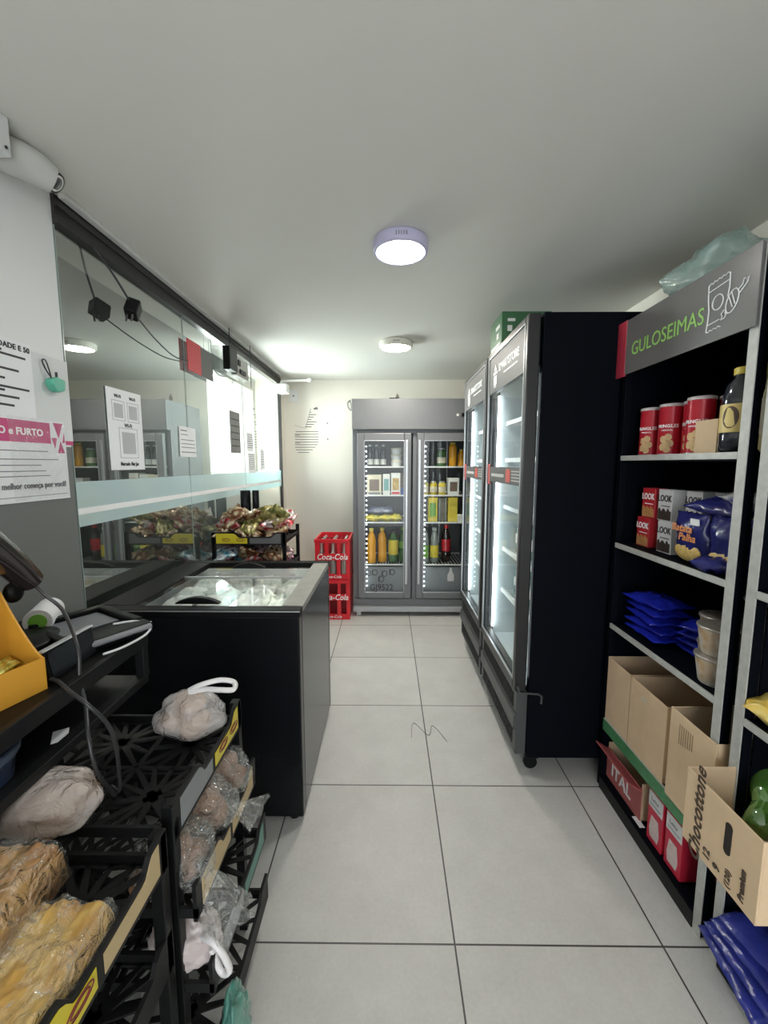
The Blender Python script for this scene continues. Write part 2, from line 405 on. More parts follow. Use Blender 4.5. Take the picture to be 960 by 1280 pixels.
b = MB(); fbox(b, (x0 + .13, 1.84, .842), (x1 - .075, y1 - .05, .848)); l2 = b.build('sliding_lid', lidg, fz)
for l, yy, zz in ((l1, 1.545, .857), (l2, 2.13, .849)):
    h = MB(); n = 14; pts = []
    for k in range(n + 1):
        u = k / n * 2 - 1; pts.append((.085 * u - .03, .022 * (1 - u * u) + .004))
    poly = [(p[0], zz + p[1]) for p in pts] + [(.055, zz), (-.115, zz)]
    h.prism(poly, yy - 1.84 - .012, yy - 1.84 + .012, 'Y'); h.build('handle', black_plastic, l, .003)
b = MB(); fbox(b, (x0 + .13, 1.895, .8565), (x1 - .075, 1.905, .864)); b.build('lid_edge', alu, l1)
for sx in (-1, 1):
    for sy in (-1, 1): MB().lathe([(.022, 0), (.022, .02), (.03, .031)], 12, (sx * .33, sy * .33, 0)).build('foot', black_plastic, fz)
random.seed(5)
frosty = ramp_mat('frosty_white_film', [(.75, .78, .78), (.85, .86, .84), (.62, .66, .64), (.80, .82, .8)], 5, .6, bump=.15)
k = 0
for iy in range(4):
    for ix in range(4):
        for iz in range(2):
            M = Matrix.Translation((0, 0, 0)) @ Euler((random.uniform(-.25, .25), random.uniform(-.2, .2), random.uniform(-.4, .4))).to_matrix().to_4x4()
            if k == 0:
                pk = tag(MB().pillow(.14, .17, .06, 3, .3).build('frozen_pack', frosty), 'white frosted pack lying under the freezer glass lid', 'frozen food', 'frozen packs in the freezer')
                o = pk
            else:
                o = pk.copy(); COL.objects.link(o)
            o.location = (-.93 + ix * .155, 1.60 + iy * .165, .715 + iz * .05); o.rotation_euler = M.to_euler(); k += 1
fl = MB(); fl.box((-.98, 1.53, .312), (-.40, 2.17, .66)); tag(fl.build('frozen_carton', mat('frosted_carton', (.7, .73, .74), .5)), 'white carton layer under the frosted packs in the freezer', 'box')

# ================================================================== SNACK RACK AT THE FAR END
def tray_lattice(mb, x0, x1, y0, y1, z, cell, th=.005, w_=.010):
    """a moulded grid of star cells: wedge-shaped ribs run from each hub to the cell border"""
    nx = max(1, round((x1 - x0) / cell)); ny = max(1, round((y1 - y0) / cell)); dx = (x1 - x0) / nx; dy = (y1 - y0) / ny
    def bar(a, b, wa, wb, zz):
        a = Vector((a[0], a[1], 0)); b = Vector((b[0], b[1], 0)); t = (b - a).normalized(); n = Vector((-t.y, t.x, 0)) / 2
        vs = [a - n * wa, b - n * wb, b + n * wb, a + n * wa]
        mb.add([(v.x, v.y, zz) for v in vs] + [(v.x, v.y, zz + th) for v in vs], [(0, 3, 2, 1), (4, 5, 6, 7), (0, 1, 5, 4), (1, 2, 6, 5), (2, 3, 7, 6), (3, 0, 4, 7)])
    for i in range(nx + 1): bar((x0 + i * dx, y0), (x0 + i * dx, y1), w_, w_, z)
    for j in range(ny + 1): bar((x0, y0 + j * dy), (x1, y0 + j * dy), w_, w_, z - .0004)
    for i in range(nx):
        for j in range(ny):
            cx, cy = x0 + (i + .5) * dx, y0 + (j + .5) * dy
            mb.add([(cx + .020 * math.cos(k * PI / 6), cy + .020 * math.sin(k * PI / 6), z + th + .0006) for k in range(12)], [tuple(range(12))])
            for k, (ux, uy) in enumerate(((1, 0), (1, .5), (1, 1), (.4, 1), (-.2, 1), (-1, 1), (-1, .5), (-1, -.1), (-1, -1), (-.4, -1), (.3, -1), (1, -1), (1, -.5))):
                bar((cx, cy), (cx + ux * dx / 2, cy + uy * dy / 2), .017, .008, z + .0003 * (k % 3))
def make_rack(t, W, D, levels, front, label_m, lat_cell=.11, post=.022, fronts=None, lab_parts=None):
    """local frame: x along the customer's front edge (0..W), y depth going back (0..D), z up; front faces -y"""
    top = max(levels) + .07
    for px in (0, W - post):
        for py in (0, D - post): box((px, py, 0), (px + post, py + post, top)).build('post', black_plastic, t, .002)
    for i, z in enumerate(levels):
        f = 0 if not fronts else -fronts[i]
        mb = MB(); tray_lattice(mb, .012, W - .012, f + .01, D - .012, z, lat_cell)
        mb.box((.004, D - .016, z), (W - .004, D - .006, z + .030)); mb.box((.004, f, z), (.012, D - .01, z + .022)); mb.box((W - .012, f, z), (W - .004, D - .01, z + .022))
        # front lip with the wavy top
        n = 28; up = []
        for k in range(n + 1):
            u = k / n; up.append((.004 + u * (W - .008), z + .058 + .014 * math.tanh(7 * math.sin(u * 2 * PI * 1.0 + 1.0))))
        mb.prism([(.004, z - .008)] + [(W - .004, z - .008)] + list(reversed(up)), f, f + .008, 'Y')
        tr = mb.build('tray', mat('tray_plastic', (.009, .0092, .0095), .5, spec=.22), t)
        n = 14
        for half, mm in ((0, label_m[i][0]), (1, label_m[i][1])):
            if mm is None: continue
            a, b_ = (.03, W * .5 - .008) if half == 0 else (W * .5 + .008, W - .03); tops = []
            for k in range(n + 1):
                x = a + (b_ - a) * k / n; u = (x - .004) / (W - .008); tops.append((x, z + .050 + .014 * math.tanh(7 * math.sin(u * 2 * PI + 1.0))))
            lb = MB().prism([(a, z + .002), (b_, z + .002)] + list(reversed(tops)), f - .0012, f - .0002, 'Y').build('price_strip', mm, tr)
            s = MB()
            if mm is yellow_lab:
                for cx in (a + (b_ - a) * .32, a + (b_ - a) * .78):
                    for r_ in (.0, .008): s.tube([(cx + (.026 - r_) * math.cos(q * PI / 8), f - .0018, z + .025 + (.010 - r_ * .5) * math.sin(q * PI / 8)) for q in range(16)], .0012, 5, True)
                s.build('printed_mark', mat('maroon_ink', (.20, .03, .03), .5), tr)
    return t
sr = thing('snack_rack', 'black tray rack piled with snack bags, beyond the chest freezer', 'rack', (-1.09, 2.52, 0))
make_rack(sr, .46, .40, [.90, .72, .30], 0, [(yellow_lab, mat('grey_label', (.12, .12, .12), .5)), (None, None), (None, None)])
snack_cols = {
 'brown and gold': ramp_mat('snack_brown_gold', [(.06, .015, .012), (.20, .08, .03), (.66, .55, .36), (.12, .025, .02)], 18, .22, .4, .4),
 'gold and green': ramp_mat('snack_gold_green', [(.30, .22, .05), (.10, .12, .03), (.66, .55, .22), (.75, .70, .55)], 14, .22, .5, .4),
 'red and silver': ramp_mat('snack_red_silver', [(.40, .02, .03), (.55, .08, .08), (.75, .70, .66), (.22, .02, .02)], 14, .22, .4, .4),
 'dark purple': ramp_mat('snack_purple', [(.04, .01, .03), (.13, .03, .06), (.45, .32, .34), (.08, .02, .03)], 15, .2, .4, .4),
 'blue and white': ramp_mat('snack_blue', [(.05, .20, .32), (.10, .35, .45), (.75, .80, .8), (.05, .08, .2)], 14, .2, .3, .4)}
random.seed(11)
proto = {}
def snack(cname, where, loc, rot, s):
    if cname not in proto:
        o = MB().pillow(.15, .19, .06, len(proto) + 2, .5).build('snack_bag', snack_cols[cname]); proto[cname] = o
    else:
        o = proto[cname].copy(); COL.objects.link(o)
    tag(o, '%s crumpled snack bag heaped on the %s of the far rack' % (cname, where), 'snack bag', '%s snack bags, %s' % (cname, where))
    o.location = loc; o.rotation_euler = rot; o.scale = (s, s, s)
for k in range(24):
    lay = k // 9; i = k % 9
    x = -1.03 + (i % 3) * .15 + random.uniform(-.02, .02) + .02 * lay; y = 2.59 + (i // 3) * .12 + random.uniform(-.02, .02)
    c = random.choice(['brown and gold', 'dark purple', 'gold and green', 'brown and gold', 'red and silver' if lay >= 1 else 'gold and green', 'red and silver' if lay == 2 else 'brown and gold'])
    snack(c, 'top tray', (x, y, .955 + lay * .05 + random.uniform(0, .015)), (random.uniform(-.9, .9), random.uniform(-.7, .7), random.uniform(0, 6)), random.uniform(.75, .95))
for k in range(15):
    lay = k // 9; i = k % 9
    x = -1.03 + (i % 3) * .16; y = 2.58 + (i // 3) * .12
    c = random.choice(['dark purple', 'dark purple', 'brown and gold', 'red and silver']) if k not in (3, 9) else 'blue and white'
    snack(c, 'lower tray', (x + random.uniform(-.02, .02), y, .775 + lay * .045), (random.uniform(-.7, .7), random.uniform(-.5, .5), random.uniform(0, 6)), random.uniform(.7, .85))
tb = MB().lathe([(.034, 0), (.036, .004), (.036, .235), (.033, .24)], 24)
tm = tb.build('tumbler', black_gloss); tm.location = (-1.04, 3.02, .96); tag(tm, 'wide black cylinder standing behind the snack bags by the glass', 'tumbler')
MB().box((-.04, -.04, -.96), (.14, .04, -.001)).build('pedestal', black_plastic, tm, .004)
tm2 = MB().lathe([(.022, 0), (.024, .004), (.024, .235), (.022, .24)], 20).build('tumbler', black_gloss); tm2.location = (-.965, 3.02, .96); tag(tm2, 'slim black cylinder to the right of the wide one behind the snack bags', 'tumbler')

# ================================================================== RED CRATES
def crate(label, loc):
    t = thing('bottle_crate', label, 'crate', loc, 0, 'stacked red drinks crates')
    W, D, Hh = .305, .40, .365
    b = MB()
    def side(x0, x1, holes, y0, y1):
        # one wall built of strips round its cut-outs (z, x ranges)
        xs = sorted({x0, x1, *[h[0] for h in holes], *[h[1] for h in holes]})
        for a, c in zip(xs[:-1], xs[1:]):
            hs = [h for h in holes if h[0] <= a + 1e-6 and h[1] >= c - 1e-6]; z = 0
            for h in sorted(hs, key=lambda q: q[2]):
                if h[2] > z: b.box((a, y0, z), (c, y1, h[2]))
                z = h[3]
            if z < Hh: b.box((a, y0, z), (c, y1, Hh))
    side(0, W, [(.035, .095, .05, .175), (.125, .19, .05, .175), (.225, .275, .05, .175), (.04, .085, .235, .33), (.12, .195, .235, .33), (.225, .27, .235, .33)], 0, .012)
    side(0, W, [(.05, .25, .25, .31)], D - .012, D)
    b.box((0, .012, 0), (.012, D - .012, Hh)); b.box((W - .012, .012, 0), (W, D - .012, Hh)); b.box((.012, .012, 0), (W - .012, D - .012, .012))
    b.build('body', red_plastic, t, .003)
    g = MB()
    for k in (1, 2): g.box((W / 3 * k - .003, .012, .012), (W / 3 * k + .003, D - .012, .33))
    for k in (1, 2, 3): g.box((.012, D / 4 * k - .003, .012), (W - .012, D / 4 * k + .003, .33))
    g.build('divider', mat('dark_red_plastic', (.33, .012, .02), .4), t)
    r = MB().box((-.004, -.004, Hh - .03), (W + .004, .002, Hh)).box((-.004, -.004, Hh - .03), (.002, D, Hh)).box((W - .002, -.004, Hh - .03), (W + .004, D, Hh)); r.build('rim', red_plastic, t, .002)
    text('lettering', 'Coca-Cola', .072, white_ink, t, (W / 2, -.0012, .205), FACE_BACK, shear=.25, bold=.0012, sx=.85)
    text('lettering', 'Coca-Cola', .035, white_ink, t, (W / 2, -.0012, .027), FACE_BACK, shear=.25, bold=.0006)
    return t
crate('lower red bottle crate standing on the floor beside the grey double-door cooler', (-.645, 3.60, 0))
crate('upper red bottle crate holding empty bottles, stacked on the lower one', (-.645, 3.60, .368))
clear_bot = glass('pale_bottle_glass', (.80, .86, .82), .12, 1.2, 1.5, .02, .35, (.75, .72, .66))
cb = MB().lathe([(.030, 0), (.034, .01), (.034, .15), (.028, .19), (.014, .25), (.013, .30), (.016, .305), (.016, .325), (.010, .33)], 14).build('glass_bottle', clear_bot)
n_ = 0
for ix in range(3):
    for iy in range(4):
        o = cb if n_ == 0 else cb.copy()
        if n_: COL.objects.link(o)
        o.location = (-.645 + .0505 + ix * .1017, 3.60 + .056 + iy * .097, .381); n_ += 1
        tag(o, 'empty clear glass bottle standing in the upper red crate', 'bottle', 'empty bottles in the upper crate')

# ================================================================== BOTTLES, CARTONS
def bottle(name, label, loc, h, r, body, cap_m, lab_m=None, group=None, cat='bottle', lab=(.28, .58), shape='juice', word=None, rz=0, face=FACE_BACK):
    t = thing(name, label, cat, loc, rz, group)
    if shape == 'soda': pr = [(r * .55, 0), (r * .95, h * .02), (r, h * .07), (r * .97, h * .28), (r, h * .34), (r, h * .60), (r * .86, h * .72), (r * .52, h * .83), (r * .34, h * .88), (r * .33, h * .93)]
    elif shape == 'juice': pr = [(r * .8, 0), (r, h * .03), (r, h * .22), (r * .96, h * .25), (r * .96, h * .55), (r, h * .58), (r * .97, h * .66), (r * .78, h * .80), (r * .48, h * .87), (r * .42, h * .93)]
    else: pr = [(r * .9, 0), (r, h * .03), (r, h * .80), (r * .9, h * .86), (r * .62, h * .90), (r * .6, h * .93)]
    MB().lathe(pr, 20).build('body', body, t)
    cr = pr[-1][0] * 1.18
    MB().lathe([(cr, h * .915), (cr, h * .99), (cr * .85, h)], 16).build('cap', cap_m, t)
    if lab_m: MB().lathe([(r * 1.0 + .0006, h * lab[0]), (r * 1.0 + .0010, h * (lab[0] + .01)), (r + .0010, h * (lab[1] - .01)), (r + .0006, h * lab[1])], 20, cap=False).build('label_sleeve', lab_m, t)
    return t
orange = mat('orange_juice', (.72, .33, .02), .2, coat=.4); yellowj = mat('yellow_drink', (.70, .52, .05), .2, coat=.4); greenb = mat('green_bottle', (.06, .16, .05), .12, coat=.6)
cola = mat('cola_bottle', (.02, .01, .008), .1, coat=.6); redl = mat('red_label', (.55, .02, .03), .4); greenl = mat('green_label', (.20, .42, .08), .4)
yell = mat('yellow_print', (.70, .55, .06), .4, var=.15); whitel = mat('white_print', (.75, .75, .72), .4, var=.1); cream = mat('cream_print', (.66, .60, .45), .45, var=.15)
darkb = mat('dark_bottle', (.025, .028, .035), .12, coat=.5); pale = glass('pale_drink', (.78, .82, .78), .08, 1.0, 1.45, .05, .4, (.62, .66, .62))
black_cap = mat('black_cap', (.02, .02, .02), .4); ycap = mat('yellow_cap', (.72, .58, .10), .4); bluep = mat('blue_print', (.03, .06, .30), .35, var=.3, bump=.2)
browncard = mat('brown_print', (.18, .12, .09), .5, var=.3)

def carton(name, label, loc, size, m, cat='carton', group=None, panel=None, panel2=None, lid=None, rz=0):
    t = thing(name, label, cat, loc, rz, group); W, D, Hh = size
    MB().box((-W / 2, -D / 2, 0), (W / 2, D / 2, Hh)).build('box', m, t, .0025)
    if panel: MB().box((-W * .34, -D / 2 - .001, Hh * .22), (W * .34, -D / 2 + .001, Hh * .78)).build('printed_panel', panel, t)
    if panel2: MB().box((-W * .42, -D / 2 - .0012, Hh * .04), (W * .42, -D / 2 + .001, Hh * .15)).build('printed_strip', panel2, t)
    if lid: MB().lathe([(.012, Hh), (.012, Hh + .014), (.010, Hh + .016)], 14).build('cap', lid, t)
    return t

# ================================================================== GREY DOUBLE-DOOR COOLER
GX0, GX1, GY0, GY1 = -.318, .80, 3.70, 4.36
gc = thing('double_cooler', 'grey double-door glass cooler against the back wall', 'cooler', ((GX0 + GX1) / 2, GY0, 0))
gw = (GX1 - GX0) / 2
b = MB()
b.box((-gw, .06, .09), (-gw + .05, .66, 1.955)); b.box((gw - .05, .06, .09), (gw, .66, 1.955)); b.box((-gw + .05, .61, .09), (gw - .05, .66, 1.955))
b.box((-gw + .05, .06, .09), (gw - .05, .61, .14)); b.box((-gw + .05, .06, 1.66), (gw - .05, .61, 1.955)); b.box((-.02, .06, .14), (.02, .10, 1.66))
b.build('cabinet', grey_paint, gc, .004)
MB().box((-gw, 0, 1.69), (gw, .06, 1.955)).build('header_panel', grey_paint, gc, .006)
MB().box((-gw, .02, .09), (gw, .06, .155)).build('kick_panel', grey_paint, gc, .004)
MB().box((-gw, -.02, .045), (gw, .64, .088)).build('base_frame', lt_grey_paint, gc, .003)
for sx in (-gw + .03, gw - .07):
    for sy in (.0, .58): MB().box((sx, sy, 0), (sx + .04, sy + .04, .046)).build('leg', lt_grey_paint, gc, .002)
MB().box((-gw + .052, .60, .145), (gw - .052, .608, 1.655)).build('inner_back', mat('dark_inner_back', (.11, .113, .12), .5), gc)
MB().box((.40, -.005, 1.80), (.455, .002, 1.83)).box((.41, -.006, 1.808), (.445, -.004, 1.822)).build('thermostat', black_plastic, gc)
MB().lathe([(.012, 0), (.012, .004), (.001, .005)], 12, (.365, -.001, 1.815), 'Y').build('indicator', white_plastic, gc)
cl = led('cool_led', (.92, .97, 1.0), 10.0)
shelf_z = [1.361, 1.103, .854, .46]
for di, (dx0, dx1) in enumerate(((-gw + .045, -.035), (.015, gw - .005))):
    d = MB(); a, c = dx0, dx1
    d.box((a, 0, .165), (a + .062, .045, 1.66)); d.box((c - .062, 0, .165), (c, .045, 1.66)); d.box((a + .062, 0, .165), (c - .062, .045, .225)); d.box((a + .062, 0, 1.59), (c - .062, .045, 1.66))
    dr = d.build('door', lt_grey_paint if False else grey_paint, gc, .006)
    MB().box((a + .058, .012, .221), (c - .058, .018, 1.594)).build('door_glass', clear, dr)
    e = MB()
    for xx in (a + .060, c - .066): e.box((xx, -.003, .222), (xx + .006, .004, 1.594))
    e.box((a + .06, -.003, .219), (c - .06, .004, .225)); e.box((a + .06, -.003, 1.590), (c - .06, .004, 1.596)); e.build('bright_trim', alu, dr, .001)
    MB().box((c - .052 if di == 0 else a + .012, -.006, .3), (c - .030 if di == 0 else a + .034, .001, 1.60)).build('pull_channel', alu, dr, .003)
    s = MB()
    for k in range(30): s.ball((a + .078, .050, .27 + k * .044), (.0050, .0050, .0050), 8, 6)
    s.build('led_dots', cl, gc)
    for z in shelf_z:
        sh = MB(); sh.box((a + .04, .075, z - .004), (c - .04, .085, z + .008)); sh.box((a + .04, .585, z - .004), (c - .04, .595, z + .008))
        for k in range(16):
            xx = a + .045 + (c - a - .09) * k / 15; sh.box((xx - .002, .085, z - .002), (xx + .002, .585, z + .003))
        sh.build('wire_shelf', white_plastic, gc)
cx = (GX0 + GX1) / 2
MB().box((-gw + .06, .085, .15), (-.025, .09, .44)).build('lower_panel', mat('inner_grey', (.24, .25, .265), .5), gc)
MB().box((.025, .085, .15), (gw - .06, .09, .44)).build('lower_panel', mat('inner_grey', (.24, .25, .265), .5), gc)
text('glass_lettering', 'GJ9522', .080, ink, gc, (-.30, .009, .265), FACE_BACK, sx=.9)
mk = MB()
for (ox, oz) in ((-.42, .40), (-.36, .405), (-.27, .395), (-.20, .41), (-.30, .345)):
    mk.tube([(ox + .022 * math.cos(q * PI / 5), .009, oz + .026 * math.sin(q * PI / 5)) for q in range(10)], .004, 5, True)
    mk.box((ox - .028, .008, oz - .030), (ox - .022, .010, oz + .030))
mk.build('etched_marks', mat('etch_ink', (.06, .065, .07), .5), gc)
MB().lathe([(.028, 0), (.032, .02), (.030, .06), (.012, .09), (.010, .12), (.014, .125)], 16, (.33, .010, .33), wob=None).build('etched_bottle', mat('frost_ink', (.5, .5, .5), .5), gc).scale = (1, .06, 1)
# small plug on its top
pl = thing('power_plug', 'small black plug with its lead lying on top of the grey cooler', 'plug', (.05, 3.86, 1.956))
MB().box((-.04, -.02, 0), (.04, .02, .028)).build('body', black_plastic, pl, .004); MB().tube(smoothpath([(-.04, 0, .012), (-.08, .01, .020), (-.13, 0, .006), (-.17, .02, .004)]), .004).build('lead', black_plastic, pl)
# contents: left door
LX = [-.20, -.12, -.04, .04, .12]
S = [z + .004 for z in shelf_z]; FY = 3.86
G = 'goods in the grey cooler'
for i, x in enumerate((-.165, -.105, -.045)):
    bottle('drink_bottle', ['dark bottle with white label, leftmost on the top shelf of the left cooler door', 'second dark bottle from the left on that top shelf of the left door', 'third dark bottle on the top shelf, next to the white tubs'][i], (x, FY, S[0]), .20, .026, darkb, white_plastic, whitel, 'dark bottles in the grey cooler', lab=(.1, .35))
tub = thing('food_tub', 'white lidded tub, bottom of the stack on the cooler top shelf', 'tub', (.075, FY, S[0]), 0, 'stacked white tubs')
MB().lathe([(.042, 0), (.050, .045)], 20).build('cup', whitel, tub); MB().lathe([(.053, .045), (.053, .054), (.048, .056)], 20).build('lid', cream, tub)
dup(tub, (.075, FY, S[0] + .057), 'white lidded tub, middle of the stack on the cooler top shelf'); dup(tub, (.075, FY, S[0] + .114), 'white lidded tub, topmost of the stack on the cooler top shelf')
carton('food_box', 'grey and brown cake box at the left end of the second shelf', (-.125, FY, S[1]), (.13, .16, .185), cream, 'box', None, browncard, grey_ink)
carton('food_box', 'pale box between the cake box and the yellow carton on the second shelf', (-.015, FY, S[1]), (.065, .12, .19), whitel, 'box', None, mat('teal_print', (.15, .35, .36), .4))
carton('food_box', 'white carton with yellow and brown picture on the second shelf', (.07, FY, S[1]), (.085, .12, .20), whitel, 'box', None, mat('amber_print', (.50, .33, .08), .4, var=.5, vscale=40), redl)
carton('food_box', 'brown box at the right end of the second shelf, behind the blue box', (.14, FY + .14, S[1]), (.07, .08, .19), browncard, 'box')
carton('food_box', 'low blue box at the right end of the second shelf', (.148, FY, S[1]), (.06, .10, .065), bluep, 'box')
o = tag(MB().pillow(.24, .16, .07, 5, .35).build('food_pack', mat('grey_blue_film', (.10, .12, .20), .25, var=.4, bump=.3)), 'grey blue plastic pack lying on yellow packs on the third shelf', 'pack'); o.location = (-.07, FY + .02, S[2] + .105); o.rotation_euler = (.15, 0, 0)
yfilm = ramp_mat('yellow_pack_film', [(.70, .50, .02), (.75, .62, .05), (.45, .42, .05), (.75, .6, .1)], 18, .25, 0, .4)
for i, (x, z) in enumerate(((-.14, .035), (-.02, .035), (.06, .035))):
    o = MB().pillow(.14, .15, .06, 8, .4).build('food_pack', yfilm) if i == 0 else yp.copy()
    if i == 0: yp = o
    else: COL.objects.link(o)
    o.location = (x, FY, S[2] + z); tag(o, ['yellow plastic pack at the left end of the third cooler shelf', 'yellow plastic pack in the middle of the third cooler shelf', 'yellow green plastic pack, last in the row on the third cooler shelf'][i], 'pack', 'yellow packs in the cooler')
bottle('drink_bottle', 'orange juice bottle, leftmost on the fourth shelf of the left door', (-.155, FY - .02, S[3]), .33, .043, orange, ycap, None, 'large bottles in the grey cooler')
bottle('drink_bottle', 'orange juice bottle standing right of the leftmost one on the fourth shelf', (-.055, FY + .03, S[3]), .33, .043, orange, ycap, None, 'large bottles in the grey cooler')
bottle('drink_bottle', 'green bottle with yellow label on the fourth shelf of the left door', (.05, FY + .02, S[3]), .31, .045, greenb, black_cap, yell, 'large bottles in the grey cooler', lab=(.25, .7))
bottle('drink_bottle', 'plain green bottle at the right end of the fourth shelf', (.145, FY + .06, S[3]), .33, .043, greenb, greenl, greenl, 'large bottles in the grey cooler', lab=(.4, .6))
# right door
bottle('drink_bottle', 'dark bottle with pale neck at the left end of the top right shelf', (.345, FY, S[0]), .19, .03, darkb, white_plastic, None, 'bottles on the top right shelf')
bottle('drink_jar', 'dark green wide jar with cream label on the top right shelf', (.49, FY, S[0]), .17, .042, greenb, alu, cream, None, 'jar', lab=(.2, .5), shape='can')
bottle('drink_bottle', 'golden orange bottle beside the green jar on the top right shelf', (.59, FY - .02, S[0]), .22, .036, orange, ycap, None, 'bottles on the top right shelf', shape='can')
bottle('drink_bottle', 'second orange bottle, half hidden behind the black cooler edge', (.67, FY, S[0]), .16, .032, orange, ycap, None, 'bottles on the top right shelf')
for i, x in enumerate((.34, .42, .50)):
    bottle('drink_can', ['yellow can, first from the left on the second right shelf', 'yellow can, second from the left on the second right shelf', 'yellow can, third from the left on the second right shelf'][i], (x, FY, S[1]), .125, .035, yell, alu, cream, 'yellow cans in the cooler', 'can', shape='can', lab=(.2, .6))
carton('food_box', 'white and brown round-patterned box at the end of the second right shelf', (.60, FY, S[1]), (.10, .10, .155), whitel, 'box', None, browncard)
for i, x in enumerate((.415, .60)):
    carton('juice_carton', ['tall yellow carton behind the glare line on the third right shelf', 'tall bright yellow carton near the black cooler on the third right shelf'][i], (x, FY, S[2]), (.085, .07, .225), yell, 'carton', 'tall yellow cartons', greenl if i == 0 else None, ycap, ycap)
carton('juice_carton', 'grey carton between the two tall yellow ones', (.51, FY + .05, S[2]), (.075, .07, .215), mat('dim_grey_print', (.20, .19, .17), .5))
carton('food_box', 'small white tub at the right end of the third right shelf', (.665, FY - .05, S[2]), (.05, .05, .07), whitel, 'tub')
bottle('drink_bottle', 'clear bottle with green and white label on the fourth right shelf', (.345, FY, S[3] + .0), .34, .04, pale, black_cap, greenl, 'large bottles in the grey cooler', lab=(.15, .5))
bottle('drink_bottle', 'clear bottle with yellow label on the fourth right shelf', (.44, FY + .03, S[3]), .33, .04, pale, white_plastic, yell, 'large bottles in the grey cooler', lab=(.15, .5))
bottle('drink_bottle', 'dark cola bottle with red label on the fourth right shelf', (.555, FY + .06, S[3]), .35, .043, cola, redl, redl, 'large bottles in the grey cooler', lab=(.3, .62))

